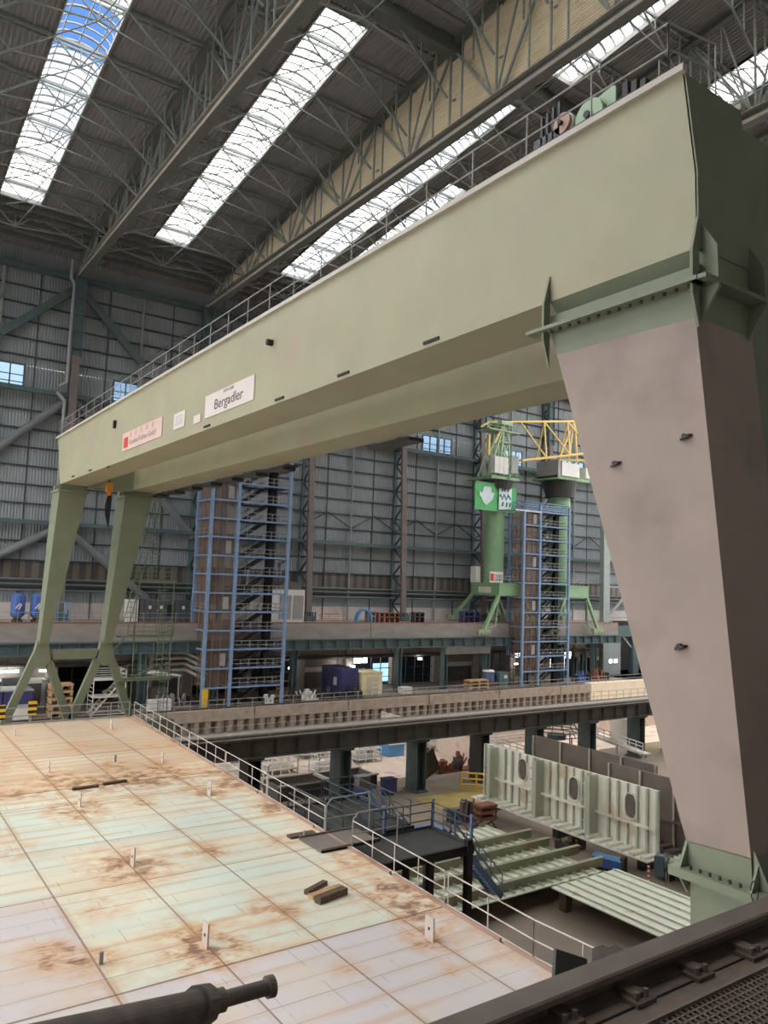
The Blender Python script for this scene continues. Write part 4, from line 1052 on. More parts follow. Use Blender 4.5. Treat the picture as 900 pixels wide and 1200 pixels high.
        m = MB(); shp(m, [(.2, .85), (.36, .85), (.38, .62), (.44, .68), (.42, .45), (.33, .28), (.25, .18), (.17, .3), (.13, .45), (.09, .5), (.09, .68), (.15, .6)], -.2)
        shp(m, [(.56, .9), (.88, .9), (.86, .12), (.56, .06)], -.2); m.build('white_print', wm, cl)
        dk2 = mat('banner_dark', (62, 112, 92), .6, .05, 1)
        m = MB(); shp(m, [(.56, .55), (.6, .66), (.64, .5), (.68, .68), (.74, .5), (.78, .68), (.86, .5), (.84, .46), (.78, .58), (.74, .42), (.68, .58), (.64, .42), (.6, .55)], -.24)
        for q in (.62, .72, .8): shp(m, [(q, .2), (q + .04, .2), (q + .06, .36), (q + .02, .36)], -.24)
        for q in (.62, .68, .76): shp(m, [(q, .74), (q + .03, .74), (q + .04, .84), (q, .84)], -.24)
        m.build('dark_print', dk2, cl)
        m = MB(); m.tube((0, -.1, BH), (BW, -.1, BH), .07); m.tube((BW, -.1, 0), (BW, -.1, BH), .05); m.tube((0, -.1, 0), (BW, -.1, 0), .04)
        for z in (0, BH): m.beam((BW * .45, 0, z), (BW * .45, 1.0, z), .12)
        m.build('banner_frame', rail_grey, bt)
    else:
        MB().box(-4.0, 4.6, -3, 3, 26.6, 27.2).build('slew_deck', G, t)
        MB().box(-3.0, 1.6, -3.2, 0, 27.2, 29.6).build('machine_house', white_paint, t)
        MB().box(-4.0, -3.4, -3.2, 2, 26.9, 30).build('counterweight', rail_grey, t)
        MB().box(3.6, 6.2, -3, 0, 27.4, 29.4).build('cab', white_paint, t)
        m = MB(); ap_ = V((2.2, -1.4, 38.2))
        for q in ((-3.6, -3, 30), (-1.2, -3, 30), (1.2, -3, 30), (3.6, -3, 30), (10, -1, 34)): m.beam(ap_, q, .24)
        m.beam((-3.6, -3, 29.9), (13, -2.5, 31.8), .3); m.beam(ap_, ap_ + V((6, 0, .5)), .3); m.beam((13, -2.5, 32.5), (20, -2.5, 34), .35)
        m.build('jib', crane_yellow, t)
        m = MB()
        for k in range(12): m.beam((.6, -2, 30 + k * .7), (1.2, -2, 30.35 + k * .7), .08)
        m.tube((.6, -2, 30), (.6, -2, 39.5), .06); m.tube((1.2, -2, 30), (1.2, -2, 39.5), .06)
        rail_mb([(-.8, -1.8, 38.2), (3.0, -1.8, 38.2)], r=.06, mb=m, toe=False, step=1); m.build('ladder', rail_grey, t)
    for ch in list(t.children):
        nm = ch.name.split('.')[0]
        if nm in ('slew_deck', 'deck_rail', 'cabinet', 'cab', 'a_frame', 'upper_rail', 'jib', 'machine_house', 'counterweight', 'ladder'):
            for v in ch.data.vertices:
                v.co.z = (24.0 + (v.co.z - 27) * .87) if jib else v.co.z - 1.0
                if jib and nm != 'jib': v.co.x = v.co.x * .7 - .5; v.co.y *= .78
    return t
crane(90.5, 'green rail-mounted slewing crane with yellow lattice jib on the concrete runway', True)
crane(106.5, 'green crane behind the second stair tower with a white machine house and yellow jib', False)

# ------------------------------------------------------------------ things on the runway platform
def boxthing(name, label, cat, px0, px1, pyb, h, depth, m, Y, z0, group=None, parts=None):
    a = at(px0, pyb, Y=Y); c = at(px1, pyb, Y=Y); w = c.x - a.x
    t = thing(name, label, cat, (a.x, Y, z0), group)
    MB().box(0, w, 0, depth, .0, h).build('body', m, t)
    if parts: parts(t, w, h, depth)
    return t
for px, lb in ((10, 'left blue cylindrical pump unit with white logo on the runway'), (33, 'right blue cylindrical pump unit with white logo, near the gantry leg')):
    a = at(px, 722, Y=97)
    t = thing('pump_unit', lb, 'machine', (a.x + .9, 97, -5.85), 'blue pump units on the runway')
    MB().tube((0, 0, .8), (0, 0, 3.0), .78, 16).tube((0, 0, 3.0), (0, 0, 3.3), .78, 16, .5).build('tank', blue_mach, t)
    MB().tube((0, 0, .35), (0, 0, .8), .35, 12, .7).box(-.5, .5, -.5, .5, 0, .35).build('base', steel_dark, t)
    m = MB(); m.beam((-.35, -.8, 1.6), (.1, -.82, 2.2), .12); m.beam((-.05, -.8, 1.5), (.25, -.82, 2.1), .12); m.build('white_logo', white_paint, t)
    MB().path([(.6, -.2, 1.0), (1.2, -.2, 1.2), (1.2, -.2, .1)], .12, 8).build('outlet_pipe', rail_grey, t)
def cont_parts(t, w, h, d):
    m = MB()
    for k in range(9): m.box(w * (.06 + .11 * k), w * (.08 + .11 * k), -.05, 0, .1, h - .1)
    m.build('rib', girt_dark, t)
    m = MB().box(w * .48, w * .6, -.06, 0, h * .3, h * .8); m.build('window', steel_black, t)
    for q in (.15, .35, .75): MB().box(w * q, w * q + .35, -.08, -.02, h * .6, h * .75).build('notice', white_paint, t)
boxthing('site_container', 'long dark grey container with small notices behind the gantry ladder', 'container', 163, 228, 728, 2.8, 2.6, mat('container_grey', (88, 90, 94), .6, .1, 1), 97.2, -5.85, parts=cont_parts)
boxthing('site_container', 'white panel cabinet row beside the far gantry leg with the ladder', 'cabinet', 148, 161, 728, 2.8, 1.2, white_paint, 97.2, -5.85, parts=lambda t, w, h, d: MB().box(w * .3, w * .36, -.04, 0, .1, h - .1).box(w * .6, w * .66, -.04, 0, .1, h - .1).build('seam', rail_grey, t))
def wh(t, w, h, d):
    m = MB().box(w * .45, w * .7, -.06, 0, .5, h - .8); m.box(w * .75, w * .97, -.06, 0, .5, h - .8); m.build('door', rail_grey, t)
    m = MB().prism([(w * .35, 0, h), (w * .95, 0, h), (w * .8, 0, h + 1.1), (w * .55, 0, h + 1.1)], (0, 2.4, 0)); m.path([(w * .48, 1, h + 1), (w * .48, 1, h + 3.6), (w * .62, 1, h + 4.1)], .22, 10); m.build('roof_vent', conc_dark, t)
boxthing('plant_house', 'white machine cabin with roof vent pipe just right of the first stair tower', 'cabin', 302, 356, 727, 4.6, 2.6, white_paint, 97.0, -5.85, parts=wh)
def rw(px0, px1, h, m, lb, name='steel_rack', cat='rack'):
    a = at(px0, 727, Y=97); c = at(px1, 727, Y=97); w = c.x - a.x
    t = thing(name, lb, cat, (a.x, 97, -5.85)); mm = MB(); n = max(2, int(w / .9))
    for i in range(n + 1): mm.box(w * i / n - .06, w * i / n + .06, 0, 1, 0, h)
    mm.build('upright', m, t); MB().box(0, w, 0, 1, h * .5, h * .6).box(0, w, 0, 1, h * .9, h).build('shelf', m, t)
rw(444, 468, 1.5, rust_red, 'rust red low steel rack left of the third wall column'); rw(432, 440, 1.7, rail_grey, 'small grey rack on the runway near the blue coil', ); rw(486, 497, 1.6, steel_dark, 'dark low rack right of the third wall column')
rw(543, 562, 1.8, navy, 'navy low rack between the feet of the green crane')
m = MB(); a = at(427, 726, Y=97)
for k in range(3): m.path([(a.x + 1.6 * math.cos(t_) * .8, 97 + k * .3, -5.85 + 1.9 * math.sin(t_)) for t_ in [i * .26 for i in range(0, 13)]], .16, 6)
tag(m.build('hose_coil', hose_blue), 'light blue arched hose coil standing on the runway band', 'hose')
a = at(375, 724, Y=96.2); c = at(398, 724, Y=96.2)
m = rail_mb([(a.x, 96.2, -5.85), (c.x, 96.2, -5.85)], h=1.3, mids=1, toe=False, r=.06)
tag(m.build('barrier', redwhite), 'red and white barrier standing beside the second tall wall column', 'barrier')
a = at(60, 727, Y=95.4); c = at(82, 727, Y=95.4)
rail('guardrail', [(a.x, 95.4, -5.85), (c.x, 95.4, -5.85)], hose_blue, 'light blue short guard rail at the foot of the wall column', h=2.4, mids=1, step=.7, r=.06, toe=False)
rail('guardrail', [(-20, 95.3, -5.7), (37, 95.3, -5.7)], rail_grey, 'thin grey railing along the runway left of the first stair tower', toe=False, r=.03, step=2, mids=1)

# ------------------------------------------------------------------ things on the quay
def q_at(px, py, Y=None): return at(px, py, Z=ZQ)
a = q_at(391, 813); c = q_at(420, 812)
cx0_, cx1_ = at(400, 800, Y=93.2).x, at(419.5, 800, Y=93.2).x
t = thing('shipping_container', 'navy blue steel container standing on the quay', 'container', (cx0_, 93.2, ZQ)); w = cx1_ - cx0_
MB().box(0, w, 0, 5.5, .1, 3.9).build('body', navy, t); 
m = MB()
for k in range(8): m.box(-.05, 0, .3 + .65 * k, .5 + .65 * k, .3, 3.7)
for k in range(5): m.box(w * (.08 + .18 * k), w * (.13 + .18 * k), -.05, 0, .3, 3.7)
m.build('rib', navy, t); MB().box(-.08, -.02, 1.2, 2.0, 1.5, 2.6).build('notice', white_paint, t)
a = q_at(425, 815)
t = thing('site_cabin', 'small cream cabin with a white ladder rack beside the navy container', 'cabin', (cx1_ + .35, 92.8, ZQ))
MB().box(0, 3.6, 0, 3.2, .1, 3.2).build('body', cream, t); MB().box(-.1, 3.7, -.1, 3.3, 3.2, 3.35).build('roof', cream, t)
m = rail_mb([(1.5, -.5, 0), (2.7, -.5, 0)], h=1.9, mids=2, r=.05, toe=False, step=1.2); m.build('ladder_rack', white_paint, t); MB().box(.9, 3.0, -.03, 0, .3, 2.7).build('door', mat('cabin_door', (202, 192, 166), .5, .05, 1), t)
# blue crates left
for px0, px1, py0, lb in ((-6, 2, 828, 'blue crate cut by the left photo edge on the quay'), (3, 37, 832, 'blue crate with grey lid on the quay behind the far left gantry leg')):
    a, c = q_at(px0, py0), q_at(px1, py0); w = 4.6
    t = thing('lidded_crate', lb, 'crate', (at(px0, py0, Y=93).x, 93, ZQ), 'blue crates on the quay'); w = at(px1, py0, Y=93).x - at(px0, py0, Y=93).x
    MB().box(0, w, 0, 3.5, .1, 2.9).build('body', navy, t); MB().box(-.1, w + .1, -.1, 3.6, 2.9, 3.05).build('lid', rail_grey, t)
a = at(17, 847, Y=92); t = boxthing('pallet_box', 'white low box on the quay below the blue crate', 'box', 16, 33, 846, 1.4, 1.4, white_paint, 92.2, ZQ, parts=lambda t, w, h, d: MB().box(-.05, w + .05, -.05, d, h, h + .08).build('lid', rail_grey, t))
boxthing('parts_cabinet', 'grey metal box behind the timber pallets', 'cabinet', 52, 64, 818, 3.4, 2, rail_grey, 97.0, ZQ, parts=lambda t, w, h, d: MB().box(.1, w - .1, -.04, 0, .2, h - .3).build('door', conc_dark, t))
# machine hall blue cabinet far left
boxthing('machine_housing', 'pale blue machine housing in the shade at the left edge of the lower wall', 'machine', -10, 26, 812, 3.0, 1.5, mat('dim_blue', (92, 116, 150), .5, .1, 1), 100.2, ZQ, parts=lambda t, w, h, d: MB().tube((w * .3, -.2, h), (w * .9, -.2, h), .6, 12).build('duct', rail_grey, t))
def pallet_stack(px0, px1, pyb, n, Y, lb, hh=.55):
    a, c = at(px0, pyb, Y=Y), at(px1, pyb, Y=Y); w = c.x - a.x
    for k in range(n):
        m = MB(); z = ZQ + k * hh
        for q in (.02, .45, .9): m.box(a.x + w * q, a.x + w * (q + .08), Y, Y + 1.6, z, z + hh * .45)
        for q in range(5): m.box(a.x, a.x + w, Y + q * .35, Y + q * .35 + .24, z + hh * .45, z + hh * .8)
        tag(m.build('timber_pallet', wood), lb[k], 'pallet', 'timber pallets on the quay')
pallet_stack(57, 84, 838, 5, 92.2, ['pale timber pallet at the bottom of the stack behind the far gantry leg', 'pale timber pallet second from the bottom of the stack behind the far gantry leg', 'pale timber pallet in the middle of the stack behind the far gantry leg',
    'pale timber pallet second from the top of the stack behind the far gantry leg', 'pale timber pallet topmost of the stack behind the far gantry leg'], .75)
pallet_stack(551, 573, 812, 3, 92.4, ['pale timber pallet at the bottom of the low stack near the blue barrel', 'pale timber pallet in the middle of the low stack near the blue barrel', 'pale timber pallet on top of the low stack near the blue barrel'], .5)
a = at(572, 805, Y=94.0); t = thing('barrel', 'blue barrel with white lid on the quay beside the low pallets', 'barrel', (a.x, 94.0, ZQ + .0))
MB().tube((0, 0, .9), (0, 0, 2.5), 1.0, 20).build('body', mat('barrel_blue', (96, 104, 140), .5, .06, 1), t); MB().tube((0, 0, 2.5), (0, 0, 2.75), 1.02, 20, .8).build('lid', white_paint, t); MB().box(-1, 1, -1, 1, 0, .9).build('stand', wood_old, t)
boxthing('tool_cabinet', 'grey green tool cabinet on the quay between barrel and second stair tower', 'cabinet', 585, 596, 811, 2.4, 1.6, teal_steel, 92.6, ZQ, parts=lambda t, w, h, d: MB().box(w * .5, w * .8, -.04, 0, h * .6, h * .8).build('notice', white_paint, t))
boxthing('tool_cabinet', 'white flat crate lying on the quay near the fifth platform column', 'crate', 472, 483, 812, .9, 1.3, white_paint, 92.6, ZQ, parts=lambda t, w, h, d: MB().box(0, w, -.02, 0, h * .4, h * .5).build('gap', steel_dark, t))
# rack of stuff
def junk(name, lb, cat, px, Y, z0, m, w, h, n=9, seed=1, d=1.4):
    rnd = random.Random(seed); a = at(px, 815, Y=Y)
    t = thing(name, lb, cat, (a.x, Y, z0)); mm = MB()
    mm.box(0, w, 0, d, .0, .12); 
    for k in range(n):
        x, y = rnd.uniform(0, w * .8), rnd.uniform(0, d * .7); hh = rnd.uniform(.3, 1) * h
        if rnd.random() < .5: mm.tube((x, y, .1), (x + rnd.uniform(-.4, .8), y + rnd.uniform(-.2, .5), hh), .09, 7)
        else: mm.box(x, x + rnd.uniform(.2, .6), y, y + .4, .1, hh)
    mm.build('scrap_pieces', m, t)
    MB().box(-.05, .05, 0, d, 0, h * .6).build('side_frame', steel_dark, t); MB().box(w - .05, w + .05, 0, d, 0, h * .6).build('side_frame', steel_dark, t); return t
junk('scrap_bin', 'pile of white scrap brackets on the quay left of the navy container', 'scrap', 353, 92.6, ZQ, white_paint, 2.8, 1.5, 16, 3)
junk('scrap_bin', 'dark steel bin of fittings beside the navy container', 'bin', 378, 92.2, ZQ, steel_dark, 1.8, 1.7, 9, 4)
junk('pipe_trolley', 'dark trolley with bent white hoses before the navy container', 'trolley', 399, 91.9, ZQ, steel_dark, 3.6, 1.6, 16, 5)
junk('scrap_bin', 'low heap of dark steel offcuts right of the first stair tower', 'scrap', 324, 92.0, ZQ, wood_old, 3.6, .9, 18, 6)
junk('steel_rack', 'orange brown steel beams stacked on the quay beside the gate frame', 'rack', 690, 93, ZQ, rust_red, 5.5, 2.2, 14, 7, 2)
junk('steel_rack', 'blue rack of machine parts right of the second stair tower', 'rack', 677, 92.6, ZQ, blue_mach, 3.5, 1.9, 12, 8)
junk('machine_block', 'dark engine block in the opening right of the second stair tower', 'machine', 671, 99, ZQ, teal_steel, 6, 5.5, 14, 9, 2)
junk('bicycle', 'white bicycle frame leaning near the foot of the first stair tower', 'bicycle', 310, 91.8, ZQ, white_paint, 1.4, 1.2, 5, 10, .4)
junk('steel_rack', 'grey cluttered bench under the awning left of the first stair tower', 'bench', 186, 93.2, ZQ, rail_grey, 4.5, 1.8, 14, 11)
# yellow jacket post, yellow trolley
a = at(236, 829, Y=91.5); t = tag(MB().box(a.x, a.x + .7, 91.3, 91.6, ZQ + .1, ZQ + 2.3).build('yellow_board', yellow_paint), 'yellow upright board on the quay at the foot of the first stair tower', 'board')
a = at(324, 806, Y=98); c = at(332, 806, Y=98)
tag(rail_mb([(a.x, 98, ZQ), (c.x + 1, 98, ZQ)], h=1.9, mids=1, toe=False, r=.09, step=3).build('barrier', orange), 'orange frame barrier standing behind the first stair tower', 'barrier')
a = at(341, 812, Y=95); tag(MB().box(a.x - .25, a.x + .25, 95, 95.5, ZQ, ZQ + 3).build('bollard_post', yellow_paint), 'yellow bollard post beside the dark platform column', 'post')
# awning canopy left of tower 1
a = at(172, 800, Y=94); c = at(212, 800, Y=94)
t = thing('work_canopy', 'low canopy with a white sheet roof left of the first stair tower', 'canopy', (a.x, 94, ZQ)); w = c.x - a.x
MB().prism([(0, 0, 4.1), (w, 0, 3.7), (w, 0, 3.85), (.8, 0, 4.5), (0, 0, 4.35)], (0, 3, 0)).build('roof_sheet', white_paint, t)
for x in (.2, w - .2): MB().box(x - .08, x + .08, .1, .3, 0, 3.9).build('post', rail_grey, t)
MB().box(.6, w * .7, .8, 2, 0, 2.3).build('cabinet', conc_dark, t)
boxthing('concrete_block', 'pale concrete block on the quay edge left of the first stair tower', 'block', 174, 200, 838, 1.3, 1.0, white_paint, 91.8, ZQ, parts=lambda t, w, h, d: MB().box(w * .48, w * .5, -.02, 0, 0, h).build('joint', conc_dark, t))
# pipe bundle left of tower1
m = MB()
for k in range(4):
    a = at(178, 765 + k * 7, Y=96); m.path([(a.x, 96, a.z), (a.x + 4.3, 96, a.z), (a.x + 6.5, 94, a.z - 1.2)], .22, 8)
a = at(178, 770, Y=96); m.box(a.x - .3, a.x + .1, 95.7, 96.1, ZQ, a.z + 1.5)
tag(m.build('pipe_bundle', chord_pale), 'bundle of four pale pipes bending down left of the first stair tower', 'pipes')
# white scaffold behind the deck
def scaffold(x, y, z, w, d, h, m, lb, lv=2, group=None, name='scaffold_tower', stairs_=True):
    t = thing(name, lb, 'scaffold', (x, y, z), group)
    mm = MB()
    for xx in (0, w):
        for yy in (0, d): mm.tube((xx, yy, 0), (xx, yy, h), .05)
    for k in range(int(h / .5) + 1):
        zz = min(h, k * .5)
        for yy in (0, d):
            if zz > h - 1.1 or k % 4 == 0: mm.tube((0, yy, zz), (w, yy, zz), .035)
        for xx in (0, w): mm.tube((xx, 0, zz), (xx, d, zz), .035)
    mm.build('frame', m, t)
    mm = MB()
    for k in range(1, lv + 1): mm.box(0, w, 0, d, (h - 1.1) * k / lv - .06, (h - 1.1) * k / lv)
    mm.build('deck', m, t)
    if stairs_:
        mm = MB()
        for yy in (.2, d - .2): mm.beam((.1, yy, .1), (w - .3, yy, h - 1.2), .06, .16)
        for k in range(10): mm.box(w * (.05 + .085 * k), w * (.05 + .085 * k) + .2, .2, d - .2, (h - 1.2) * (k + .5) / 10, (h - 1.2) * (k + .5) / 10 + .04)
        mm.build('stair', m, t)
    return t
a = at(107, 845, Y=91.8); scaffold(a.x, 91.8, ZQ, 3.6, 2.2, 5.0, white_paint, 'white aluminium scaffold stair on the quay between the far gantry legs')

# ------------------------------------------------------------------ dock floor : primed panels
# flat stiffened panels
def flat_panel(x0, x1, y0, y1, z, beams, lb, nst, bh=1.0, sh=.16):
    t = thing('deck_panel', lb, 'steel panel', (x0, y0, z)); w, d = x1 - x0, y1 - y0
    MB().box(0, w, 0, d, 0, .08).build('plate', flat_primer, t)
    for i in range(nst):
        x = w * (i + .5) / nst
        MB().box(x - .02, x + .02, .05, d - .05, .08, .08 + sh).box(x - .02, x + .06, .05, d - .05, .05 + sh, .09 + sh).build('stiffener', flat_primer, t)
    for (yb, o0, o1) in beams:
        m = MB().box(-o0, w + o1, yb - .03, yb + .03, .08, bh); m.box(-o0, w + o1, yb - .16, yb + .16, bh, bh + .06)
        bb = m.build('web_frame', flat_beam, t)
    for x in (.5, w - .5):
        for y in (.8, d - .8): MB().box(x - .3, x + .3, y - .3, y + .3, ZB - z, 0).build('support_block', wood_old, t)
    return t
# panel with four web frames
zp1 = ZB + 1.2
a = at(523, 1060, Z=zp1); c = at(698, 1022, Z=zp1)
flat_panel(29.2, 44.6, 36.3, 47.6, zp1, [(.7, 0, 1.0), (3.2, 0, 1.4), (5.5, -2, .8), (7.6, -4, 1.0)], 'pale green primed steel panel with four tall cross frames on the dock floor', 18, .66)
flat_panel(39.4, 46.0, 21.5, 36.1, zp1 + .0, [], 'pale green primed flat steel panel with long stiffeners, next to the near gantry leg', 7, 1.0, .11)
# upright bulkhead panel
def bulkhead(x, y0, y1, z, h, lb, m1, m2, frames, holes, nst, flange=True):
    t = thing('bulkhead_panel', lb, 'steel panel', (x, y0, z)); L_ = y1 - y0
    MB().box(0, .1, 0, L_, 0, h).build('plate', m1, t)
    for i in range(nst + 1):
        y = L_ * i / nst
        if any(abs(y - f_) < .7 for f_ in frames): continue
        if any(abs(y - hy) < .55 for hy, hz in holes):
            MB().box(-.22, 0, y - .03, y + .03, 0, 1.9).box(-.22, 0, y - .03, y + .03, 4.0, h).build('stiffener', m2, t)
        else: MB().box(-.22, 0, y - .03, y + .03, 0, h).box(-.26, -.18, y - .09, y + .09, 0, h).build('stiffener', m2, t)
    for f_ in frames:
        m = MB().box(-1.2, 0, f_ - .04, f_ + .04, 0, h).box(-1.25, -1.19, f_ - .22, f_ + .22, 0, h).box(-.6, 0, f_ + .6, f_ + .66, 0, h)
        for k in range(5): m.box(-1.2, 0, f_ + .04, f_ + .6, h * k / 5 + .2, h * k / 5 + .26)
        m.build('web_frame', panel_stiff, t)
    MB().box(-.4, 0, 0, L_, 1.9, 1.98).box(-.42, -.36, 0, L_, 1.84, 2.06).build('stringer', m1, t)
    if flange:
        m = MB().box(-1.6, 0, -.2, L_ + .4, -.12, 0); n = int(L_ / 1.0)
        for i in range(n): m.box(-1.6, -.1, L_ * i / n, L_ * i / n + .45, 0, .22)
        m.build('bottom_flange', m1, t)
    for hy, hz in holes:
        m = MB(); pts = []
        for i in range(20):
            a_ = 2 * math.pi * i / 20; pts.append((-.06, hy + .55 * math.copysign(abs(math.cos(a_)) ** .7, math.cos(a_)), hz + .95 * math.copysign(abs(math.sin(a_)) ** .7, math.sin(a_))))
        hole = MB().prism(pts, (.03, 0, 0)).build('manhole', mat('opening_shade', (112, 104, 96), .8, .2, 1.5), t)
        m = MB()
        for i in range(20): m.beam(V(pts[i]) + V((-.06, 0, 0)), V(pts[(i + 1) % 20]) + V((-.06, 0, 0)), .2, .09)
        m.build('manhole_rim', m1, t)
    for y in (1, L_ * .5, L_ - 1):
        MB().box(-.8, 1.6, y - .3, y + .3, ZB - z, -.12).build('support_block', steel_dark, t)
    for y in (L_ * .25, L_ * .75): MB().beam((0.1, y, h * .8), (2.2, y, ZB - z + .1), .12).build('rear_prop', steel_dark, t)
    return t
zb_ = ZB + 1.1
pA = at(768.6, 1007, Z=zb_); pB = at(573, 929, Z=zb_)
XB_ = 51.2
bulkhead(XB_, 36.4, 55.2, zb_, 4.75, 'pale primed upright bulkhead panel with three oval openings on the dock floor', panel_primer, panel_stiff, [5.7, 11.5, 17.2], [(2.4, 3.1), (8.0, 3.1), (13.9, 3.4)], 21)
bulkhead(59.5, 42.5, 57.0, ZB + .6, 5.0, 'brown grey upright panel standing behind the pale bulkhead, the farther one', panel_brown, chord_pale, [], [], 4, True)
bulkhead(55.8, 35.0, 44.5, ZB + .6, 5.2, 'brown grey upright panel behind the pale bulkhead, beside the near gantry leg', panel_brown, chord_pale, [], [], 3, True)
flat_panel(50.2, 54.0, 28.5, 36.0, ZB + .9, [(2, 0, 0), (5, 0, 0)], 'pale stiffened panel lying on the dock floor behind the gantry leg foot', 6, .7)

# blue welding rectifier
a = at(700, 1015, Z=ZB); 
t = thing('compressor', 'blue box shaped compressor on the dock floor beside the flat panel', 'machine', (47.6, 39.6, ZB), rz=math.radians(-72))
MB().box(0, 2.2, 0, .8, .2, .85).build('body', blue_mach, t); MB().prism([(0, 0, .85), (0, .8, .85), (0, .7, 1.0), (0, .1, 1.0)], (2.2, 0, 0)).build('hood', hose_blue, t)
MB().box(2.1, 2.4, .05, .75, .1, 1.15).build('end_grille', steel_dark, t); MB().box(0, 2.2, -.02, .82, .0, .2).build('skid', steel_black, t)
a = at(784, 1032, Z=ZB)
t = thing('welding_trolley', 'grey welding machine on a trolley with coiled cables beside the near gantry leg', 'machine', (a.x - .6, a.y, ZB), rz=.4)
MB().box(.1, .9, 0, .7, .3, 1.6).box(.15, .85, .05, .65, 1.6, 1.68).build('body', teal_steel, t); MB().tube((.2, -.1, .2), (.2, 0, .2), .2, 14).tube((1.0, -.1, .2), (1.0, 0, .2), .2, 14).build('wheel', steel_black, t)
m = MB()
for k in range(4): m.path([(-.3 + .5 * math.cos(q), -.2 - .05 * k, 1.3 + .55 * math.sin(q)) for q in [i * .52 + k * .2 for i in range(0, 12)]], .05, 6)
m.build('cable_coil', rail_dark, t); rail_mb([(-.7, -.3, 0), (.1, -.3, 0)], h=1.8, toe=False, r=.04, step=.8).build('handle_frame', rail_grey, t)
a = at(760, 1036, Z=ZB)
t = thing('bollard', 'red and white striped warning post on a dark round base', 'post', (a.x, a.y, ZB))
MB().tube((0, 0, .08), (0, 0, 1.25), .08, 12).build('pole', redwhite, t); MB().tube((0, 0, 0), (0, 0, .1), .34, 16, .26).build('base', steel_dark, t)
a = at(683, 1003, Z=ZB); junk('rubble_pile', 'pile of brown cloth sacks beside the blue compressor', 'sacks', 683, 41.3, ZB, wood_old, 2, 1.0, 10, 21).location = (a.x - .5, a.y + 1.0, ZB)
# red carts
a = at(548, 965, Z=ZB)
t = junk('pipe_cart', 'cart with a tangle of grey hoses near the yellow floor marking', 'cart', 548, 50, ZB, mat('hose_mauve', (128, 112, 112), .6, .1, 2), 3.0, 2.0, 18, 22); t.location = (a.x - 1.2, a.y, ZB)
a = at(568, 970, Z=ZB)
t = thing('stack_table', 'rust red stacked trestle beside the hose cart', 'trestle', (a.x - .9, a.y - .6, ZB)); 
for k, z in enumerate((.8, 1.3, 1.8)): MB().box(0, 1.8, 0, 1.2, z, z + .18).build('shelf', rust_red, t)
for x in (0, 1.7): MB().beam((x, 0, 0), (x, 1.2, .8), .08).beam((x, 1.2, 0), (x, 0, .8), .08).beam((x, .1, .8), (x, .1, 1.9), .08).build('leg', steel_dark, t)
# yellow barrier, tilted plate, red shelf
a = at(533, 915, Z=ZB + .0); 
tag(rail_mb([(53.2, 61.0, ZB), (55.5, 59.0, ZB), (58.5, 60.0, ZB)], h=1.7, r=.09, mids=2, toe=True, step=1.5).build('barrier', yellow_paint), 'yellow tube barrier standing at the bridge column on the dock floor', 'barrier')
c_ = V((54, 65.5, ZB + 1.6))
a = at(500, 898, Z=ZB + 1.6)
m = MB(); u = V((.85, 0, .42)).normalized(); v_ = V((-.42, 0, .85)).normalized(); w_ = V((0, 1, 0)); c_ = a
m.quadbox([c_ - u * 1.5 - v_ * 1.2, c_ + u * 1.5 - v_ * 1.2, c_ + u * 1.5 - v_ * 1.2 + w_ * .25, c_ - u * 1.5 - v_ * 1.2 + w_ * .25, c_ - u * 1.5 + v_ * 1.2, c_ + u * 1.5 + v_ * 1.2, c_ + u * 1.5 + v_ * 1.2 + w_ * .25, c_ - u * 1.5 + v_ * 1.2 + w_ * .25])
m.beam(c_ + V((0, .3, .4)), V((c_.x + .6, c_.y + 1.6, ZB)), .15)
tag(m.build('steel_plate', mat('olive_plate', (92, 88, 72), .6, .1, 1)), 'olive steel plate propped at a tilt near the dark bridge columns', 'plate')
junk('steel_rack', 'rust red shelf of castings behind the yellow barrier', 'rack', 540, 66, ZB, rust_red, 3.0, 2.2, 12, 31).location = (58.4, 67, ZB)
junk('scrap_bin', 'red brown scrap heap beside the tilted olive plate', 'scrap', 520, 66, ZB, rust_red, 3.0, 1.4, 14, 32).location = (55.2, 67, ZB)
# pale ship block wall behind the bridge
o = MB().box(62.0, 62.3, 68.8, 88, ZB, ZB + 3.1).build('hull_block', mat('pale_hull', (224, 208, 194), .7, .08, .6, rust=.3, rust_rgb=(190, 128, 96))); tag(o, 'pale pinkish upright hull plate wall with rust streaks behind the bridge', 'hull block')
o = MB().box(66, 118, 76, 76.4, ZB, ZB + 2.6).build('hull_block', mat('pale_hull2', (224, 204, 190), .7, .1, .6, rust=.3, rust_rgb=(176, 116, 92))); tag(o, 'long low pale hull plate behind the right bridge columns', 'hull block')
for (x0, y0, x1, y1, z, lb) in ((63.5, 69.0, 62.6, 61.5, ZB + 2.2, 'white slanting railing behind the left end of the pale bulkhead'), (66.5, 75.5, 92, 75.5, ZB + .06, 'white railing on the floor behind the right bridge columns'), (80.5, 68.0, 76.5, 56.5, ZB + 2.2, 'white slanting railing near the last bridge column beside the near gantry leg')):
    rail('guardrail', [(x0, y0, z), (x1, y1, z)], white_paint, lb, h=1.2, r=.06, mids=2, step=1.3)
for (x0, y0, x1, y1, lb) in ((63.6, 69.0, 62.7, 61.5, 'pale walkway ramp behind the left end of the pale bulkhead'), (80.6, 68.0, 76.6, 56.5, 'pale walkway ramp beside the last bridge column')):
    m = MB().beam((x0 + .6, y0, ZB + 2.1), (x1 + .6, y1, ZB + 2.1), 1.3, .15)
    for q in (.05, .5, .95): xx, yy = x0 + (x1 - x0) * q, y0 + (y1 - y0) * q; m.box(xx + .5, xx + .7, yy - .1, yy + .1, ZB, ZB + 2.1)
    tag(m.build('walkway_ramp', rail_white), lb, 'ramp')
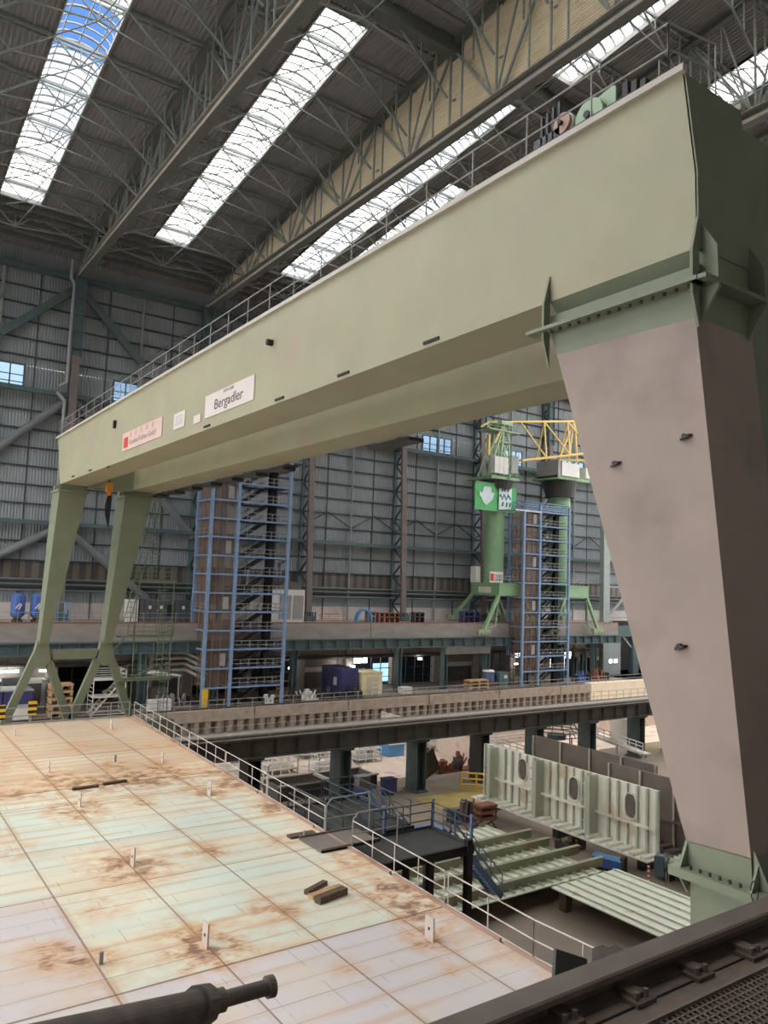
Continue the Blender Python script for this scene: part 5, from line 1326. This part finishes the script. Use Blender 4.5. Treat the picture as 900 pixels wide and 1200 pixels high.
# white cages and benches on the pale floor
spots_ = [(41.5, 69.4, 3.0, 1.6), (49.5, 74.5, 3.2, 1.6), (29.5, 78, 4, 2.4), (31.5, 70, 4.5, 2.2), (36.5, 74, 5, 2.0), (43, 72, 4, 2.0), (37, 80, 5, 1.8), (45, 79, 4.5, 1.8), (53.5, 78, 3.5, 2.2), (60, 76, 3.2, 2.0), (52, 84, 4, 1.6), (33, 84, 4, 1.6)]
cl_ = ['small, beside the middle bridge column', 'small, beside the blue bench', 'tall, behind the deck railing', 'nearest the deck railing', 'in front of the dark open pit', 'left of the teal bridge column', 'behind the dark open pit', 'beyond the teal bridge column', 'with a taller end frame', 'next to the pale hull wall', 'close under the quay wall', 'in the far corner below the bridge']
for k, (x, y, w, h) in enumerate(spots_):
    t = thing('pipe_cage', 'white tubular work cage on the dock floor, ' + cl_[k], 'cage', (x, y, ZB + .06), 'white work cages on the pale dock floor')
    rail_mb([(0, 0, 0), (w, 0, 0), (w, 2.2, 0), (0, 2.2, 0), (0, 0, 0)], h=h, mids=2, r=.06, toe=True, step=1.1).build('frame', white_paint, t)
    MB().box(.1, w - .1, .1, 2.1, .5, .6).build('tray', rail_grey if k % 2 else chord_pale, t)
t = boxthing('blue_bench', 'blue work bench between white cages behind the teal bridge column', 'bench', 455, 473, 900, 1.4, 2.5, hose_blue, 76, ZB + .06, parts=lambda t, w, h, d: MB().box(0, w, -.2, 0, h, h + .1).build('top', white_paint, t))
t = thing('pit_frame', 'long dark steel trough with pale rim on the floor below the bridge', 'trough', (35, 65.6, ZB))
MB().box(0, 11, 0, .2, 0, 1.3).box(0, 11, 3.2, 3.4, 0, 1.3).box(0, .2, 0, 3.4, 0, 1.3).box(10.8, 11, 0, 3.4, 0, 1.3).build('side_wall', conc_dark, t)
MB().box(-.1, 11.1, -.15, .3, 1.3, 1.42).box(-.1, 11.1, 3.1, 3.5, 1.3, 1.42).box(5.3, 5.7, 0, 3.4, 1.2, 1.42).build('rim', chord_pale, t)
# basket and white tank behind right columns
t = thing('cable_basket', 'dark conical wire basket hanging between bridge columns', 'basket', (76.5, 69.5, ZB))
m = MB()
for k in range(6): 
    r_ = 1.4 + .35 * (5 - k)
    m.path([(r_ * math.cos(q), r_ * math.sin(q), 2.2 + .5 * k) for q in [i * math.pi / 8 for i in range(17)]], .06, 5)
for i in range(12): q = i * math.pi / 6; m.tube((3.1 * math.cos(q), 3.1 * math.sin(q), 2.2), (1.4 * math.cos(q), 1.4 * math.sin(q), 4.9), .05)
for i in range(4): q = i * math.pi / 2; m.tube((2.5 * math.cos(q), 2.5 * math.sin(q), 0), (2.5 * math.cos(q), 2.5 * math.sin(q), 2.2), .08)
m.build('wire_frame', steel_dark, t); MB().tube((0, 0, 1.6), (0, 0, 2.2), 1.2, 16).build('drum', rail_dark, t)
t = thing('sack_tank', 'white wrapped cylinder standing between the two right bridge columns', 'tank', (89.0, 69.5, ZB)); MB().tube((0, 0, 0), (0, 0, 3.4), 1.1, 18, 1.4).tube((0, 0, 3.4), (0, 0, 4.4), 1.4, 18, .7).build('wrap', white_paint, t); MB().tube((0, 0, 4.4), (0, 0, 4.7), .3, 10).build('neck', rail_grey, t)
t = thing('control_box', 'small red control box on the pale hull plate at the right', 'box', (97.5, 74.5, ZB)); MB().box(0, 1.4, 0, .6, 1.4, 3.2).build('body', red_paint, t); MB().box(.5, .9, .1, .5, 0, 1.4).build('stand', steel_dark, t)
# blue barrels and bits at base of the teal column
for k, (px, py, mm, lb) in enumerate(((455, 925, navy, 'dark blue bin at the foot of the walkway railing'), (424, 922, rail_grey, 'grey gas bottle cluster behind the walkway platform'), (410, 935, navy, 'small dark blue bin behind the walkway platform'))):
    a = at(px, py + 6, Z=ZB); a.y -= 1.5 if py > 930 else 0; t = thing('waste_bin', lb, 'bin', (a.x, a.y, ZB)); MB().box(-.65, .65, -.5, .5, .2, 1.5).build('body', mm, t); MB().box(-.7, .7, -.55, .55, 1.5, 1.58).build('lid', mm, t); MB().box(-.5, .5, -.4, .4, 0, .2).build('foot', steel_black, t)
# yellow floor marking
a, c = at(535, 928, Z=ZB), at(575, 945, Z=ZB)
o = MB().prism([(47, 56.5, ZB + .005), (60, 56.5, ZB + .005), (60, 59, ZB + .005), (47, 61, ZB + .005)], (0, 0, .01)).build('floor_marking', mat('yellow_floor', (168, 146, 84), .8, .2, .6)); o['kind'] = 'structure'

# ------------------------------------------------------------------ foreground crane rail
ZF = -2.6
fr = thing('crane_rail_beam', 'dark steel crane rail girder with clips crossing the lower right foreground', 'crane rail', (0, 0, 0))
ZL = ZF - .17
MB().prism([(-6, 3.585, ZF - .012), (-6, 3.6, ZF), (-6, 3.78, ZF), (-6, 3.78, ZF - .05), (-6, 3.585, ZF - .05)], (36, 0, 0)).build('rail_head', fg_steel, fr)
MB().prism([(-6, 3.68, ZF - .05), (-6, 3.75, ZF - .05), (-6, 3.78, ZL + .02), (-6, 3.78, ZL), (-6, 3.55, ZL), (-6, 3.55, ZL + .015), (-6, 3.66, ZL + .03)], (36, 0, 0)).build('rail_web', fg_dark, fr)
MB().box(-6, 30, 2.6, 4.0, ZL - .06, ZL).build('base_plate', mat('base_plate', (98, 87, 78), .6, .2, 5, rust=.2), fr)
for px, py in ((663, 1193), (747, 1167), (817, 1138), (880, 1115)):
    p = at(px, py, Z=ZL + .03)
    o = MB().box(p.x - .1, p.x + .1, p.y - .08, p.y + .08, ZL, ZL + .03).box(p.x - .06, p.x + .06, p.y - .02, p.y + .14, ZL + .03, ZL + .06).build('rail_clip', mat('clip_brown', (88, 76, 67), .6, .2, 6), fr)
    MB().tube((p.x - .05, p.y - .03, ZL + .03), (p.x - .05, p.y - .03, ZL + .08), .02, 6).tube((p.x + .05, p.y - .03, ZL + .03), (p.x + .05, p.y - .03, ZL + .08), .02, 6).build('clip_bolt', fg_steel, o)
m = MB(); m.box(-6, 30, 3.445, 3.455, ZL, ZL + .012); m.build('edge_seam', steel_black, fr)
MB().box(-6, 30, 2.7, 4.0, -4.4, ZL - .06).build('support_girder', fg_dark, fr)
for x in (-4, 10.6, 22): MB().box(x - .5, x + .5, 2.9, 3.9, ZB, -4.4).build('support_column', fg_dark, fr)
g = MB()
ga, gb = at(767, 1198, Z=ZL + .01), at(900, 1143, Z=ZL + .01)
gr0, gr1 = 1.2, (ga.y + gb.y) / 2
x = -2.0
while x < 12: g.box(x, x + .012, gr0, gr1, ZL + .0, ZL + .03); x += .055
y = gr0
while y < gr1: g.box(-2, 12, y, y + .012, ZL + .0, ZL + .03); y += .055
g.box(-2, 12, gr1, gr1 + .02, ZL, ZL + .05); g.box(-2, 12, gr0 - .03, gr0, ZL, ZL + .05)
tag(g.build('floor_grating', mat('grating_brown', (104, 94, 84), .5, .15, 4)), 'dark metal floor grating beside the foreground crane rail', 'grating')
struct(MB().box(-6, 30, -3, 2.6, ZL - .25, ZL - .1).build('floor_gallery', fg_dark))
for px, lb in ((701, 'brown steel buffer block behind the rail, the nearer one'), (716, 'brown steel buffer block behind the rail, the further one')):
    p = at(px, 1112, Y=4.0)
    tag(MB().box(p.x - .07, p.x + .05, 3.86, 4.0, ZL, p.z + .02).build('buffer_block', fg_dark), lb, 'buffer')
p = at(660, 1130, Y=4.3)
tag(MB().prism([at(652, 1112, Y=4.25), at(688, 1124, Y=4.25), at(690, 1150, Y=4.25), at(650, 1150, Y=4.25)], (0, .03, 0)).build('guard_plate', mat('guard_plate', (84, 88, 88), .6, .1, 2)), 'grey guard plate behind the foreground rail at the deck corner', 'plate')
# foreground pipe
e0 = at(320, 1155, Y=3.0); e1 = at(262, 1171, Y=3.0); e2 = at(236, 1178, Y=3.0); e3 = at(110, 1208, Y=2.7); e4 = e2 + (e3 - e2) * 2.2
t = thing('pipe_stub', 'dark flanged steel pipe reaching in from the lower left foreground', 'pipe')
dd_ = (e0 - e1).normalized()
MB().tube(e1, e0, .031, 20).build('thin_pipe', pipe_mat, t); MB().tube(e0 - dd_ * .03, e0, .043, 20).build('end_cap', pipe_mat, t)
MB().tube(e2, e1 + dd_ * .0, .045, 20).build('sleeve', pipe_mat, t)
d2_ = (e2 - e3).normalized()
MB().tube(e4, e2, .058, 24).build('thick_pipe', pipe_mat, t); MB().tube(e2 - d2_ * .04, e2 + d2_ * .03, .074, 12).tube(e2 + d2_ * .03, e2 + d2_ * .05, .062, 20).tube(e2 - d2_ * .0 + V((0, 0, .06)), e2 + d2_ * .05 + V((0, 0, .06)), .014, 8).build('flange_ring', pipe_mat, t)
MB().tube((e4.x, e4.y, ZL - .1), (e4.x, e4.y, e4.z), .05, 12).build('stand', pipe_mat, t)

# ------------------------------------------------------------------ daylight
w = bpy.data.worlds.new('sky'); bpy.context.scene.world = w; w.use_nodes = True; nt = w.node_tree; N, L = nt.nodes, nt.links
bg = N['Background']; tc = N.new('ShaderNodeTexCoord')
nz = N.new('ShaderNodeTexNoise'); nz.inputs['Scale'].default_value = 5.5; nz.inputs['Detail'].default_value = 5; L.new(tc.outputs['Generated'], nz.inputs['Vector'])
cr = N.new('ShaderNodeValToRGB'); L.new(nz.outputs['Fac'], cr.inputs['Fac'])
cr.color_ramp.elements[0].position = .33; cr.color_ramp.elements[0].color = (.08, .15, .30, 1)
cr.color_ramp.elements[1].position = .47; cr.color_ramp.elements[1].color = (1.0, .965, .91, 1)
spz = N.new('ShaderNodeSeparateXYZ'); L.new(tc.outputs['Generated'], spz.inputs[0])
hz = N.new('ShaderNodeMapRange'); hz.inputs[1].default_value = -.12; hz.inputs[2].default_value = .02; L.new(spz.outputs['Z'], hz.inputs[0])
mx = N.new('ShaderNodeMix'); mx.data_type = 'RGBA'; mx.inputs[6].default_value = (.16, .15, .14, 1); L.new(hz.outputs[0], mx.inputs[0]); L.new(cr.outputs['Color'], mx.inputs[7])
dp = N.new('ShaderNodeVectorMath'); dp.operation = 'DOT_PRODUCT'; dp.inputs[1].default_value = ray(104, 48).normalized(); L.new(tc.outputs['Generated'], dp.inputs[0])
n3 = N.new('ShaderNodeTexNoise'); n3.inputs['Scale'].default_value = 14; n3.inputs['Detail'].default_value = 5; L.new(tc.outputs['Generated'], n3.inputs['Vector'])
ms = N.new('ShaderNodeMath'); ms.operation = 'MULTIPLY_ADD'; ms.inputs[1].default_value = .012; L.new(n3.outputs['Fac'], ms.inputs[0]); L.new(dp.outputs['Value'], ms.inputs[2])
mp_ = N.new('ShaderNodeMapRange'); mp_.inputs[1].default_value = .998; mp_.inputs[2].default_value = 1.003; L.new(ms.outputs[0], mp_.inputs[0])
mb2 = N.new('ShaderNodeMix'); mb2.data_type = 'RGBA'; mb2.inputs[7].default_value = (.028, .062, .15, 1); L.new(mp_.outputs[0], mb2.inputs[0]); L.new(mx.outputs[2], mb2.inputs[6])
L.new(mb2.outputs[2], bg.inputs['Color']); bg.inputs['Strength'].default_value = 3.2
sc_ = bpy.context.scene
sc_.view_settings.view_transform = 'Standard'; sc_.view_settings.look = 'None'; sc_.view_settings.gamma = 1; sc_.view_settings.exposure = 0.95
sc_.cycles.max_bounces = 8; sc_.cycles.diffuse_bounces = 4; sc_.cycles.transparent_max_bounces = 16
sc_.cycles.use_denoising = True
